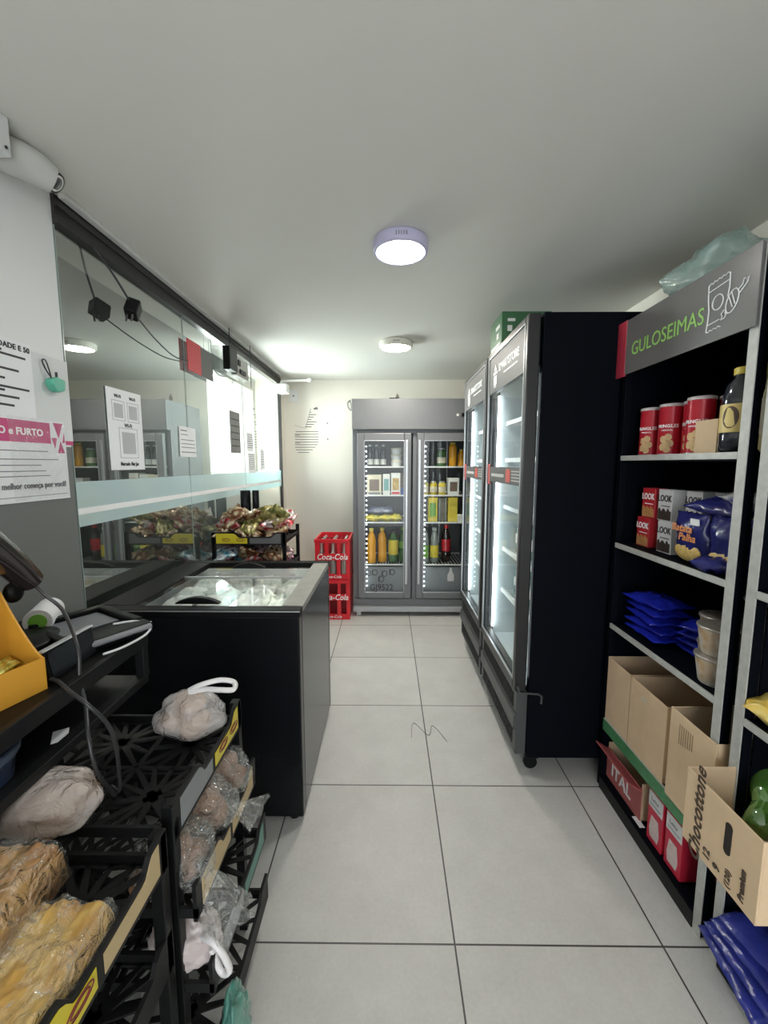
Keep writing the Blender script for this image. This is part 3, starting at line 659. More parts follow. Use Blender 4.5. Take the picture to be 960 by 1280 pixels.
# ================================================================== BLACK UPRIGHT COOLERS
def black_cooler(label, loc):
    """local: x depth going right (0 = glass door front), y along the wall (0..W)"""
    t = thing('upright_cooler', label, 'cooler', loc, 0, 'black upright coolers'); W, D, Hh = .68, .64, 1.985
    b = MB()
    b.box((.06, 0, .09), (D, .035, Hh)); b.box((.06, W - .035, .09), (D, W, Hh)); b.box((D - .035, .035, .09), (D, W - .035, Hh)); b.box((.06, .035, Hh - .06), (D - .035, W - .035, Hh)); b.box((.06, .035, .09), (D - .035, W - .035, .40))
    b.build('cabinet', black_steel, t, .004)
    lin = mat('cooler_liner', (.62, .68, .70), .4); li = MB()
    li.box((.065, .036, .401), (D - .036, .042, Hh - .062)); li.box((.065, W - .042, .401), (D - .036, W - .036, Hh - .062)); li.box((D - .042, .042, .401), (D - .036, W - .042, Hh - .062)); li.box((.065, .042, .401), (D - .042, W - .042, .407)); li.build('liner', lin, t)
    d = MB(); fz0 = .40; f = .036
    d.box((0, .004, fz0), (.05, .004 + f, Hh - .002)); d.box((0, W - .004 - f, fz0), (.05, W - .004, Hh - .002)); d.box((0, .004 + f, fz0), (.05, W - .004 - f, fz0 + .045)); d.box((0, .004 + f, Hh - .035), (.05, W - .004 - f, Hh - .002))
    dr = d.build('door', mat('door_black', (.018, .018, .019), .35, spec=.4), t, .006)
    MB().box((.012, .04, fz0 + .045), (.018, W - .04, 1.80)).build('door_glass', clear, dr)
    MB().box((.004, .04, 1.765), (.03, W - .04, Hh - .035)).build('header_panel', mat('header_charcoal', (.10, .098, .095), .5, spec=.35), dr)
    MB().box((.009, .04, 1.295), (.0115, W - .04, 1.375)).build('sticker_band', mat('band_charcoal', (.075, .073, .07), .4), dr)
    e = MB(); e.box((-.002, .036, fz0 + .04), (.006, .042, Hh - .03)); e.box((-.002, W - .042, fz0 + .04), (.006, W - .036, Hh - .03)); e.box((-.002, .036, fz0 + .04), (.006, W - .036, fz0 + .046)); e.box((-.002, .036, Hh - .035), (.006, W - .036, Hh - .03)); e.build('bright_trim', alu, dr)
    text('lettering', 'SMARTSTORE', .052, white_ink, dr, (.0032, .29, 1.87), FACE_RIGHTWALL, bold=.001)
    MB().box((.0025, .14, 1.828), (.0035, .36, 1.834)).build('tagline', white_ink, dr)
    lg = MB(); lg.box((.0025, .49, 1.80), (.0035, .545, 1.845)); lg.box((.0025, .48, 1.852), (.0035, .555, 1.866)); lg.prism([(.495, 1.872), (.54, 1.872), (.5175, 1.905)], .0025, .0035, 'X'); lg.box((.0025, .50, 1.785), (.0035, .51, 1.80)); lg.box((.0025, .525, 1.785), (.0035, .535, 1.80)); lg.build('basket_logo', white_ink, dr)
    st = MB().box((.0078, .215, 1.305), (.0088, .285, 1.365)).box((.0078, .60, 1.28), (.0088, .638, 1.39)); st.build('red_sticker', mat('sticker_red', (.55, .07, .05), .4), dr)
    ln = MB()
    for k in range(4): ln.box((.0078, .07 + .01 * (k % 2), 1.312 + k * .014), (.0088, .195, 1.317 + k * .014))
    ln.box((.0078, .32, 1.325), (.0088, .56, 1.340)); ln.build('sticker_lines', mat('pale_print', (.45, .44, .42), .5), dr)
    # lower grilles
    g = MB(); g.box((.012, .01, .10), (.06, W - .01, .395)); g.build('grille_panel', dark_grey, t, .004)
    for z0, z1 in ((.30, .37), (.125, .20)):
        v = MB()
        for i in range(26):
            for j in range(4):
                y = .05 + i * .0228; zz = z0 + (z1 - z0) * (j + .2) / 4
                v.box((.0095, y, zz), (.013, y + .013, zz + .012))
        v.build('vent_holes', mat('vent_black', (.004, .004, .004), .7), t)
    MB().box((.002, .01, .215), (.014, W - .01, .285)).build('grille_bar', dark_grey, t, .004)
    MB().tube([(.01, -.004, .43), (.02, -.006, .40), (.10, -.006, .395), (.115, -.006, .385), (.115, -.004, .35)], .005, 8).build('hinge_bar', dark_grey, t)
    for cx_ in (.10, D - .08):
        for cy in (.06, W - .06):
            c = MB().box((cx_ - .03, cy - .025, .06), (cx_ + .03, cy + .025, .092)).build('caster', black_plastic, t, .003)
            MB().lathe([(.026, -.014), (.030, -.010), (.030, .010), (.026, .014)], 18, (cx_, cy, .0305), 'Y').build('wheel', black_plastic, c)
    # light strips on the inner frame
    L_ = MB(); L_.box((.052, W - .060, .45), (.060, W - .045, 1.76)); L_.box((.052, .045, .45), (.060, .055, 1.76)); L_.build('led_strip', led('cooler_led', (.86, .95, 1.0), 5.0), t)
    for z in (.66, .90, 1.14, 1.40, 1.60):
        s = MB(); s.box((.10, .05, z), (.112, W - .05, z + .022)); s.box((.55, .05, z), (.56, W - .05, z + .012))
        for k in range(18): s.box((.112, .055 + k * .0335, z), (.55, .059 + k * .0335, z + .005))
        s.build('wire_shelf', white_plastic, t)
    return t
BC = 'upright cooler'
black_cooler('nearer black upright glass-door cooler, closest to the snack shelves', (.555, 1.72, 0))
black_cooler('farther black upright glass-door cooler, next to the grey cooler', (.555, 2.425, 0))
gb = thing('drink_bottle', None, 'bottle', (.73, 1.80, .667), 0, None)
bpy.data.objects.remove(gb)
pb = bottle('drink_bottle', 'green bottle standing inside the nearer black cooler', (.73, 1.82, .906), .20, .032, mat('teal_green_bottle', (.05, .22, .14), .15, coat=.5), white_plastic, whitel, 'green bottles in the black coolers', lab=(.3, .55))
for k, (x, y, z) in enumerate([(.73, 1.90 + i * .085, .906) for i in range(5)] + [(.73, 1.82 + i * .085, .666) for i in range(6)]):
    dup(pb, (x, y, z))
for k in range(6): dup(pb, (.73, 2.53 + k * .09, .906 if k < 3 else .666), 'green bottle standing inside the farther black cooler')
pw = bottle('milk_bottle', 'white and red bottle on the middle shelf of the nearer black cooler', (.72, 1.81, 1.146), .17, .034, whitel, redl, redl, 'white bottles in the nearer cooler', shape='can', lab=(.1, .3))
dup(pw, (.72, 1.89, 1.146)); dup(pw, (.73, 1.97, 1.146))
# green boxes on the top
gbx = thing('drinks_box', 'dark green drinks carton lying on top of the black coolers', 'box', (.60, 2.30, 1.988))
dgreen = mat('dark_green_card', (.035, .13, .05), .45, var=.15)
MB().box((0, 0, 0), (.26, .24, .20)).build('box', dgreen, gbx, .003)
MB().box((.03, -.001, .15), (.07, .001, .165)).box((.03, -.001, .10), (.055, .001, .13)).box((.10, -.001, .12), (.24, .001, .13)).build('printed_marks', whitel, gbx)
MB().box((-.001, .04, .13), (.001, .12, .15)).box((-.001, .06, .08), (.001, .10, .11)).box((-.001, .03, .012), (.001, .21, .055)).build('side_print', whitel, gbx)

# ================================================================== SHELVING ON THE RIGHT
def shelving(label, y0, y1, group='black gondola shelving'):
    """local: x = 0 at front edge going right to the wall, y = 0 at near end"""
    t = thing('shelving_unit', label, 'shelving', (.92, y0, 0), 0, group); W = y1 - y0; D = .46
    MB().box((D - .02, 0, .04), (D, W, 1.93)).build('back_panel', black_steel, t)
    for k, y in enumerate((0, W - .028)):
        u = MB().box((.002, y, 0), (.030, y + .028, 1.93)).build('upright', black_steel, t, .002)
        if k == 0 or y0 < .9: MB().box((-.001, y, 0), (.002, y + .028, 1.93)).build('bright_front', shelf_lip, u)
    for y in (0, W - .028): MB().box((D - .05, y, 0), (D - .02, y + .028, 1.93)).build('upright', black_steel, t, .002)
    for z in (1.42, 1.073, .735, .318):
        s = MB().box((.006, .029, z - .022), (D - .021, W - .029, z)).build('shelf', black_steel, t)
        MB().box((-.002, .029, z - .017), (.006, W - .029, z + .002)).build('shelf_lip', shelf_lip, s, .001)
    MB().box((0, .029, .02), (D - .021, W - .029, .055)).build('base_shelf', black_steel, t, .003)
    MB().box((-.004, .029, 0), (.0, W - .029, .05)).build('kick_board', black_plastic, t)
    return t
s1 = shelving('black shelving unit under the sweets sign, beside the black cooler', 1.085, 1.695)
s2 = shelving('black shelving unit at the right edge holding the printed carton', .42, 1.045)
gs = mat('green_strip', (.06, .22, .09), .45, var=.4, vscale=60)
MB().box((-.0035, .03, .270), (-.0022, .58, .318)).build('green_price_strip', gs, s1)
MB().box((.030, .600, .03), (.435, .606, 1.93)).build('side_panel', black_steel, s1)
MB().box((.030, .592, .03), (.435, .597, 1.93)).build('side_panel', black_steel, s2)
# header sign
hs = thing('shelf_sign', 'grey header sign reading GULOSEIMAS in green above the snack shelves', 'sign', (.915, 1.085, 1.73))
MB().box((-.006, 0, 0), (0, .60, .20)).build('board', mat('sign_grey', (.16, .155, .15), .25, .2, var=.06), hs, .001)
MB().box((-.0075, .575, -.004), (.001, .635, .203)).build('red_end_block', mat('sign_red', (.42, .035, .06), .4), hs, .001)
text('lettering', 'GULOSEIMAS', .067, mat('sign_green', (.28, .55, .12), .4), hs, (-.0072, .355, .082), FACE_RIGHTWALL, sx=.92)
ic = MB()
def il(pts, closed=False, r=.0016): ic.tube([(-.0075, p[0], p[1]) for p in pts], r, 6, closed)
il([(.165, .155), (.163, .12), (.158, .09), (.160, .055), (.163, .035)]); il([(.092, .165), (.090, .13), (.094, .105)]); il([(.097, .075), (.098, .062)])
il([(.165, .155)] + [(.165 - k * .0073, .158 + (.004 if k % 2 else 0) + k * .0007) for k in range(11)]); il([(.163, .140), (.092, .148)])
il([(.163, .035)] + [(.163 - k * .0073, .033 - (.004 if k % 2 else 0) + k * .0006) for k in range(8)]); il([(.163, .050), (.118, .054)])
il([(.128 + .019 * math.cos(a * PI / 8), .103 + .020 * math.sin(a * PI / 8)) for a in range(16)], True)
il([(.078 + .022 * math.cos(a * PI / 8) * .8 - .010 * math.sin(a * PI / 8), .088 + .028 * math.sin(a * PI / 8) + .006 * math.cos(a * PI / 8)) for a in range(16)], True)
il([(.062, .108), (.048, .118), (.044, .132), (.038, .126), (.030, .130), (.034, .118), (.040, .112), (.056, .100)]); il([(.092, .064), (.100, .052), (.112, .050), (.108, .058), (.112, .066), (.102, .074)])
il([(.082, .112), (.068, .078)]); il([(.090, .104), (.076, .072)])
ic.build('sweets_icon', white_ink, hs)
# teal bag on top of the shelving
bagt = film('teal_bag_film', (.45, .66, .62), .45, .3, .6, 18)
def shelf_bag(label, loc, rad, seed, m, cat='plastic bag'):
    fn = lambda d: 1 + .28 * noise.noise(d * 1.8 + Vector((seed, 0, 0))) + (.20 * (1 - 2 * abs(noise.noise(d * 4 + Vector((0, seed, 0))))) - .1) + (.9 * max(0, d.z - .5) ** 2)
    mb = MB().ball((0, 0, 0), rad, 36, 22, fn); mb.v = [(x, y, max(z, -rad[2] * .75)) for x, y, z in mb.v]
    o = mb.build('plastic_bag', m); o.location = loc; return tag(o, label, cat)
shelf_bag('pale teal plastic bag on top of the shelving behind the sign', (1.12, 1.50, 2.01), (.14, .16, .10), 3.3, bagt)
shelf_bag('grey teal plastic bag at the right edge on top of the shelving', (1.08, .98, 1.99), (.12, .12, .11), 7.1, bagt)
MB_plank = MB().box((.94, .44, 1.931), (1.37, 1.66, 1.938)); tag(MB_plank.build('top_board', black_steel), 'thin black board lying across the tops of the shelving units', 'board')
redpk = ramp_mat('red_pack_film', [(.50, .03, .08), (.62, .15, .22), (.70, .45, .48), (.4, .02, .05)], 12, .3, 0, .3)
o = MB().pillow(.16, .24, .09, 4, .3).build('snack_pack', redpk); o.location = (1.02, .83, 1.98); tag(o, 'red and pink pack lying on top of the right-edge shelving', 'snack pack')
o = carton('snack_box', 'pink box on the top shelf of the right-edge shelving', (1.02, .965, 1.421), (.10, .09, .22), mat('pink_card', (.60, .20, .28), .45))

# ---- top shelf goods
TZ = 1.421
can_red = mat('can_red', (.45, .015, .03), .3, .1, var=.1)
def snack_can(label, loc, rz=0):
    t = thing('snack_can', label, 'can', loc, rz, 'red snack cans on the top shelf'); r = .038; h = .178
    MB().lathe([(r * .96, 0), (r, .003), (r, .006), (r * .985, .008), (r * .985, h - .010)], 28).build('tube', can_red, t)
    MB().lathe([(r * 1.02, h - .011), (r * 1.02, h - .002), (r * .9, h), (.001, h)], 28, cap=False).build('lid', mat('pale_lid', (.50, .45, .45), .35), t)
    MB().lathe([(r * .997, .0005), (r * 1.004, .003), (r * .997, .006)], 28, cap=False).build('metal_rim', alu, t)
    text('lettering', 'PRINGLES', .0155, white_ink, t, (-r * .99, .0, .100), FACE_RIGHTWALL, bend=r, bold=.0004)
    text('lettering', 'ORIGINAL', .008, white_ink, t, (-r * .99, .0, .086), FACE_RIGHTWALL, bend=r)
    ch = MB(); 
    for k, (a, z) in enumerate(((-.25, .055), (.15, .062), (-.05, .038), (.32, .040), (-.3, .028), (.1, .020))):
        q = [(-(r + .0004) * math.cos(a + .30 * math.cos(i * PI / 6)), -(r + .0004) * math.sin(a + .30 * math.cos(i * PI / 6)), z + .012 * math.sin(i * PI / 6) + .0) for i in range(12)]
        q2 = [(p[0] * 1.01, p[1] * 1.01, p[2]) for p in q]
        ch.add(q2, [tuple(range(12))])
    ch.build('crisp_picture', mat('crisp_print', (.58, .40, .20), .5, var=.25, vscale=80), t)
    return t
c0 = snack_can('red snack can, first of the row from the far left end', (1.00, 1.615, TZ), .55)
for (x, y, lb, h) in ((1.00, 1.505, 'red snack can, second in the row from the far left end', 0), (1.03, 1.425, 'red snack can set back between the second and the tall front one', .0), (.985, 1.345, 'red snack can at the front next to the small carton box', 0), (1.06, 1.31, 'red snack can half hidden behind the small carton box', 0)):
    dup(c0, (x, y, TZ), lb, (0, 0, random.uniform(.45, .75)))
o = thing('carton_box', 'small open brown carton beside the dark juice bottle', 'box', (.955, 1.235, TZ))
MB().box((0, -.0, 0), (.003, .10, .10)).box((.003, .097, 0), (.10, .10, .10)).box((.003, 0, 0), (.10, .003, .10)).box((.097, .003, 0), (.10, .097, .10)).box((.003, .003, 0), (.097, .097, .003)).build('walls', card, o)
jb = bottle('juice_bottle', 'dark grape juice bottle with yellow cap and oval label on the top shelf', (.975, 1.185, TZ), .232, .0435, darkb, ycap, ramp_mat('juice_label', [(.62, .48, .16), (.70, .55, .22), (.55, .45, .12)], 12, .45, bump=0), None, lab=(.24, .57), shape='juice', rz=.55)
lb = MB()
for rr, zz in ((1, 0),):
    q = []
    for i in range(24):
        a = i * PI / 12; ang = .45 * math.cos(a) + .15; q.append((-.0450 * math.cos(ang), .0450 * -math.sin(ang) * -1, .096 + .030 * math.sin(a)))
    lb.add(q, [tuple(range(24))])
lb.build('label_oval', mat('label_brown', (.10, .06, .04), .45), jb)
bottle('juice_bottle', 'pale yellow juice bottle behind the front post on the top shelf', (.98, 1.108, TZ + .0), .225, .042, mat('pale_juice', (.60, .52, .26), .2, coat=.5), ycap, cream, None, lab=(.2, .6), shape='juice')
# ---- second shelf goods: boxes of wafers and crisps
SZ = 1.074
red_box = mat('red_card', (.42, .02, .03), .4, var=.08); white_box = mat('white_card', (.62, .62, .62), .45, var=.05); choc = mat('chocolate_print', (.05, .035, .03), .5, var=.5, vscale=60); waf = mat('wafer_print', (.45, .22, .08), .5, var=.4, vscale=70)
def snackbox(label, loc, m, pic, rz=0.0):
    t = thing('wafer_box', label, 'box', loc, rz, 'boxes of wafers on the second shelf'); W, D, Hh = .075, .05, .112
    MB().box((0, -W / 2, 0), (D, W / 2, Hh)).build('box', m, t, .0015)
    p = MB(); pts = [(-W * .46, .004)] + [(W * .46, .004)] + [(W * .46 - W * .92 * k / 8, .040 + .008 * math.sin(k * 2.3)) for k in range(9)]
    p.prism(pts, -.0008, .0006, 'X'); p.build('picture', pic, t)
    text('lettering', 'LOOK', .032, white_ink if m is red_box else ink, t, (-.0009, .002, .080), FACE_RIGHTWALL, bold=.0006, sx=.8)
    MB().box((-.0007, -.028, .052), (.0005, .02, .055)).build('printed_line', white_ink if m is red_box else ink, t)
    return t
r0 = snackbox('red wafer box, lower row, at the far left end', (.985, 1.60, SZ), red_box, waf)
r1 = dup(r0, (.99, 1.585, SZ + .113), 'red wafer box, upper row, at the far left end')
dup(r0, (1.03, 1.515, SZ), 'red wafer box in the lower row, tucked behind the first white one')
w0 = snackbox('white wafer box with dark picture, first white one in the lower row', (.985, 1.475, SZ), white_box, choc)
dup(w0, (.99, 1.490, SZ + .113), 'white wafer box with dark picture, upper row beside the red one')
dup(w0, (1.03, 1.405, SZ + .113), 'white wafer box, second white one in the upper row'); dup(w0, (1.06, 1.32, SZ + .113), 'white wafer box in the upper row, above the blue crisps'); dup(w0, (1.03, 1.39, SZ), 'white wafer box in the lower row half behind the blue crisp bag')
dup(w0, (1.08, 1.24, SZ + .113), 'white wafer box, last of the upper row toward the near post')
blue_film = mat('blue_film', (.02, .022, .13), .22, var=.35, vscale=15, bump=.25, bscale=20)
potato = mat('straw_potato_print', (.62, .43, .14), .45, var=.4, vscale=90)
def crisp_bag(label, loc, rz, tilt=-.12, txt=True):
    t = thing('crisp_bag', label, 'crisp bag', loc, 0, 'blue crisp bags on the second shelf', rot=(0, tilt, rz))
    M = Matrix(((0, 0, -1, 0), (-1, 0, 0, 0), (0, 1, 0, .082), (0, 0, 0, 1)))
    MB().pillow(.135, .165, .06, 4, .12, M=M).build('pouch', blue_film, t)
    p = MB().ball((0, 0, 0), (.010, .058, .030), 24, 10); p.v = [(x - .024, y, z + .040) for x, y, z in p.v]; p.build('potato_picture', potato, t)
    if txt:
        text('lettering', 'Batata', .034, mat('orange_ink', (.75, .30, .12), .4), t, (-.0335, .010, .118), FACE_RIGHTWALL, shear=.3, bold=.0008)
        text('lettering', 'Palha', .034, mat('orange_ink', (.75, .30, .12), .4), t, (-.0345, -.012, .090), FACE_RIGHTWALL, shear=.3, bold=.0008)
        MB().box((-.026, -.055, .132), (-.022, -.022, .152)).build('white_tab', white_ink, t)
    return t
crisp_bag('front blue crisp bag with yellow potato picture, standing on the second shelf', (.985, 1.315, SZ), 0.0)
crisp_bag('blue crisp bag standing between the front one and the post', (1.00, 1.185, SZ), .1, txt=False)
for i, (x, y, z, lb) in enumerate(((1.02, 1.25, SZ + .185, 'blue crisp pack lying flat on top of the standing blue bags'), (1.06, 1.17, SZ + .205, 'blue and silver pack lying topmost above the standing blue bags'), (.965, 1.19, SZ + .022, 'small blue and white packet lying in front of the blue bags'))):
    o = MB().pillow(.13, .18 if i < 2 else .10, .045, 6 + i, .3).build('snack_pack', blue_film if i != 1 else ramp_mat('blue_silver', [(.03, .03, .15), (.05, .06, .2), (.5, .5, .5), (.1, .12, .03)], 12, .25, 0, .3)); o.location = (x, y, z); o.rotation_euler = (.1, -.1, .3 + i); tag(o, lb, 'snack pack')
# ---- third shelf: stack of blue biscuit packs, noodle cups
TZ3 = .736
royal = mat('royal_blue_film', (.012, .02, .32), .2, var=.4, vscale=18, bump=.4, bscale=30)
bp0 = None
ordn = ['bottom pack', 'second pack from the bottom', 'third pack from the bottom', 'fourth pack from the bottom', 'top pack']
for k in range(5):
    o = MB().pillow(.15, .20, .034, 2, .3, seal=.1).build('biscuit_pack', royal) if k == 0 else bp0.copy()
    if k == 0: bp0 = o
    else: COL.objects.link(o)
    o.location = (1.03 + .004 * (k % 2), 1.535 + .004 * k, TZ3 + .017 + k * .030); o.rotation_euler = (0, 0, .15 * math.sin(k * 2))
    tag(o, '%s of the royal blue stack on the third shelf' % ordn[k], 'biscuit pack', 'royal blue stack')
for k in range(4):
    o = bp0.copy(); COL.objects.link(o); o.location = (1.10, 1.33, TZ3 + .017 + k * .030); o.rotation_euler = (0, 0, .2 * k)
    tag(o, ['bottom', 'second', 'third', 'topmost'][k] + ' dark blue pack of the shaded stack behind the noodle cups', 'biscuit pack', 'shaded blue stack')
cupp = ramp_mat('cup_print', [(.60, .55, .50), (.66, .62, .55), (.45, .30, .16), (.55, .22, .08)], 10, .4, bump=0)
def noodle_cup(label, loc, sc=1.0, inv=False):
    t = thing('noodle_cup', label, 'cup', loc, random.uniform(0, 3), 'instant noodle cups on the third shelf')
    MB().lathe([(.040, 0), (.043, .004), (.055, .080)], 28).build('cup', cupp, t)
    MB().lathe([(.0575, .079), (.0585, .082), (.0575, .086), (.054, .087), (.0001, .088)], 28, cap=False).build('lid', mat('foil_lid', (.42, .38, .33), .3, .5, var=.3, vscale=50), t)
    return t
n0 = noodle_cup('instant noodle cup at the front of the third shelf, bottom of its stack', (.985, 1.195, TZ3))
dup(n0, (.99, 1.20, TZ3 + .089), 'instant noodle cup, upper of the front stack on the third shelf')
dup(n0, (1.06, 1.285, TZ3), 'instant noodle cup set back left of the front stack'); dup(n0, (1.06, 1.285, TZ3 + .089), 'instant noodle cup on top of the one set back on the third shelf')
dup(n0, (1.10, 1.17, TZ3), 'instant noodle cup at the back beside the post, lowest'); dup(n0, (1.10, 1.17, TZ3 + .089), 'instant noodle cup at the back beside the post, middle'); dup(n0, (1.10, 1.17, TZ3 + .178), 'tall-standing noodle cup at the back beside the post, highest')
# ---- fourth shelf: big cardboard boxes
def open_box(label, loc, size, name='cardboard_box', th=.004, flap=False):
    """local: x depth, y width; open at the top"""
    t = thing(name, label, 'box', loc, 0, None); D, W, Hh = size
    m = MB(); m.box((0, 0, 0), (th, W, Hh)); m.box((D - th, 0, 0), (D, W, Hh)); m.box((th, 0, 0), (D - th, th, Hh)); m.box((th, W - th, 0), (D - th, W, Hh)); m.box((th, th, 0), (D - th, W - th, th)); m.build('walls', card, t, .001)
    return t
Z4 = .320
open_box('open cardboard box at the far end of the fourth shelf, next to the black cooler', (.924, 1.508, Z4), (.36, .16, .272))
bx = open_box('open cardboard box in the middle of the fourth shelf, with small printed mark', (.922, 1.296, Z4), (.36, .205, .272))
text('lettering', 'ABC', .022, mat('pale_mark', (.62, .55, .42), .6), bx, (-.0008, .12, .225), FACE_RIGHTWALL, bold=.0006)
bx = open_box('open cardboard box at the near end of the fourth shelf, with faint stripes', (.908, 1.075, Z4), (.38, .185, .300))
sm = MB()
for k in range(7): sm.box((-.0008, .085 + k * .009, .215 - .002 * k), (.0006, .088 + k * .009, .268))
sm.build('faint_stripes', mat('faded_ink', (.30, .21, .13), .7), bx)
# ---- bottom shelf: red carton box and two milk cartons
rb = thing('carton_box', 'red and brown open carton on the bottom shelf, far end', 'box', (.945, 1.43, .056))
MB().box((0, 0, 0), (.004, .24, .13)).build('front_wall', mat('pinkish_card', (.42, .12, .11), .6, var=.12), rb); MB().box((.004, 0, 0), (.30, .004, .15)).box((.004, .236, 0), (.30, .24, .15)).box((.296, .004, 0), (.30, .236, .15)).box((.004, .004, 0), (.296, .236, .004)).build('walls', card, rb)
MB().box((-.055, .0, .120), (.004, .24, .124), rot=(0, .55, 0), about=(.004, .12, .13)).build('flap', mat('red_flap', (.45, .10, .10), .6), rb)
text('lettering', 'ITAL', .075, white_ink, rb, (-.0008, .13, .055), FACE_RIGHTWALL, bold=.001, sx=.9)
milk_red = mat('milk_red', (.52, .02, .05), .4)
def milk(label, loc):
    t = thing('milk_carton', label, 'carton', loc, 0, 'red milk cartons on the bottom shelf'); W, D, Hh = .078, .075, .19
    MB().box((0, -W / 2, 0), (D, W / 2, Hh)).build('box', milk_red, t, .002)
    MB().box((-.0008, -W / 2 + .002, Hh - .062), (.0006, W / 2 - .002, Hh - .004)).build('white_panel', white_box, t)
    text('lettering', 'Leite', .020, grey_ink, t, (-.0012, .004, Hh - .028), FACE_RIGHTWALL); MB().box((-.0012, -.03, Hh - .048), (.0006, .03, Hh - .045)).box((-.0012, -.022, Hh - .054), (.0006, .03, Hh - .052)).build('small_print', grey_ink, t)
    MB().prism([(-.020, .02), (.020, .02), (.026, .05), (.018, .10), (-.018, .10), (-.026, .05)], -.001, .0006, 'X').build('picture', mat('milk_picture', (.62, .50, .48), .5, var=.3, vscale=60), t)
    MB().lathe([(.017, Hh), (.017, Hh + .014), (.015, Hh + .016)], 20, (.034, .004, 0)).build('cap', white_plastic, t)
    return t
m0 = milk('red and white milk carton with white cap, farther of the front pair', (.935, 1.332, .056)); dup(m0, (.935, 1.238, .056), 'red and white milk carton with white cap, nearer of the front pair')
dup(m0, (1.02, 1.332, .056), 'red milk carton in the second row behind the farther front one'); dup(m0, (1.02, 1.238, .056), 'red milk carton in the second row behind the nearer front one')
o = MB().box((0, 0, 0), (.02, .05, .0015)).build('paper_slip', paper); o.location = (.93, 1.40, .0565); tag(o, 'small torn paper slip lying beside the milk cartons', 'paper')
# ---- right-edge unit
pbx = open_box('brown printed carton of green bottles jutting out of the right-edge shelving', (.795, .80, .395), (.42, .225, .200), 'printed_carton')
tr_ = (R(90), R(90), R(-90))
lm = mat('carton_ink', (.07, .045, .03), .65)
SIDE = Matrix(((0, 0, -1), (0, -1, 0), (1, 0, 0)))  # placeholder orientation, replaced below
def side_text(nm, s, size, loc, bold=0, shear=0):
    # upright letters turned a quarter turn: they read from the bottom of the box upward
    o = text(nm, s, size, lm, pbx, loc, (0, 0, 0), bold=bold, shear=shear)
    Mx = Matrix(((0, 0, -1), (0, 1, 0), (1, 0, 0)))  # x -> +Z, y -> +Y, normal -> -X
    o.rotation_euler = Mx.to_euler(); return o
side_text('lettering', 'Chocottone', .050, (-.0010, .178, .105), .0010, .25)
side_text('lettering', '12', .028, (-.0010, .140, .030), .0006); side_text('lettering', '9', .028, (-.0010, .108, .026), .001); side_text('lettering', '(120)', .020, (-.0010, .076, .032), .0004); side_text('lettering', 'Premium', .020, (-.0010, .038, .055), .0008, .2)
hm = MB().prism([(.085 + .010 * math.cos(a * PI / 8), .125 + (.030 if math.sin(a * PI / 8) > 0 else -.030) + .010 * math.sin(a * PI / 8)) for a in range(16)], -.0012, .0006, 'X'); hm.build('hand_hole', mat('hole_dark', (.02, .014, .010), .9), pbx)
MB().lathe([(.024, 0), (.024, .001)], 20, (.10, -.0012, .10), 'Y').build('red_stamp', redl, pbx)
gpet = glass('green_pet', (.60, .85, .45), .10, 1.2, 1.5, .03, .35, (.22, .50, .10))
g0 = bottle('soda_bottle', 'green plastic bottle lying at the top of the printed carton', (.95, .955, .535), .20, .030, gpet, white_plastic, None, 'green bottles in the printed carton'); g0.rotation_euler = (R(65), 0, R(150))
for k, (x, y, z, rx, rz) in enumerate(((1.02, .96, .53, 70, 170), (.90, .93, .50, 60, 120), (1.06, .90, .50, 75, 200), (.96, .88, .49, 60, 160))):
    dup(g0, (x, y, z), rot=(R(rx), 0, R(rz)))
MB().box((-.01, .0, -.395), (.0, .001, -.39)).build('x', card).name = 'tmp_x'
bpy.data.objects.remove(bpy.data.objects['tmp_x'])
yp2 = MB().pillow(.12, .16, .06, 4, .35).build('snack_pack', ramp_mat('amber_film', [(.55, .30, .02), (.70, .45, .06), (.75, .6, .2), (.6, .3, .02)], 10, .25, 0, .3)); yp2.location = (.995, .965, .775); yp2.rotation_euler = (.3, -.3, .5); tag(yp2, 'amber yellow pack on the third shelf of the right-edge shelving', 'snack pack')
# blue packs leaning on the bottom
bw = ramp_mat('navy_silver_film', [(.35, .37, .42), (.02, .03, .20), (.03, .04, .26), (.02, .03, .16), (.03, .04, .22), (.45, .46, .5)], 4, .22, 0, .35, stretch=(1, 1, 1))
bwo = None
for k in range(4):
    o = MB().pillow(.20, .26, .035, 9, .25).build('flat_pack', bw) if k == 0 else bwo.copy()
    if k == 0: bwo = o
    else: COL.objects.link(o)
    o.location = (1.00 + .01 * k, .935 - .004 * k, .078 + k * .034); o.rotation_euler = (.03, -.10, .12 * k - .1 + R(90))
    tag(o, ['lowest navy and silver pack of the floor-level stack', 'second navy and silver pack in the floor-level stack', 'third navy and silver pack in the floor-level stack', 'topmost navy and silver pack of the floor-level stack'][k], 'pack', 'navy packs on the right-edge base shelf')
o = MB().pillow(.14, .15, .05, 12, .35).build('flat_pack', ramp_mat('orange_brown_film', [(.35, .13, .03), (.45, .2, .06), (.1, .1, .2), (.5, .3, .12)], 10, .3, 0, .3)); o.location = (1.06, .83, .225); o.rotation_euler = (.2, .1, .4); tag(o, 'orange brown pack lying on the navy packs at floor level', 'pack')
wb = film('white_bag', (.80, .82, .80), .85, .3, .6, 22)
o = shelf_bag('crumpled white plastic bag at the bottom right corner beside the navy packs', (1.00, .70, .14), (.11, .10, .10), 5.5, wb)

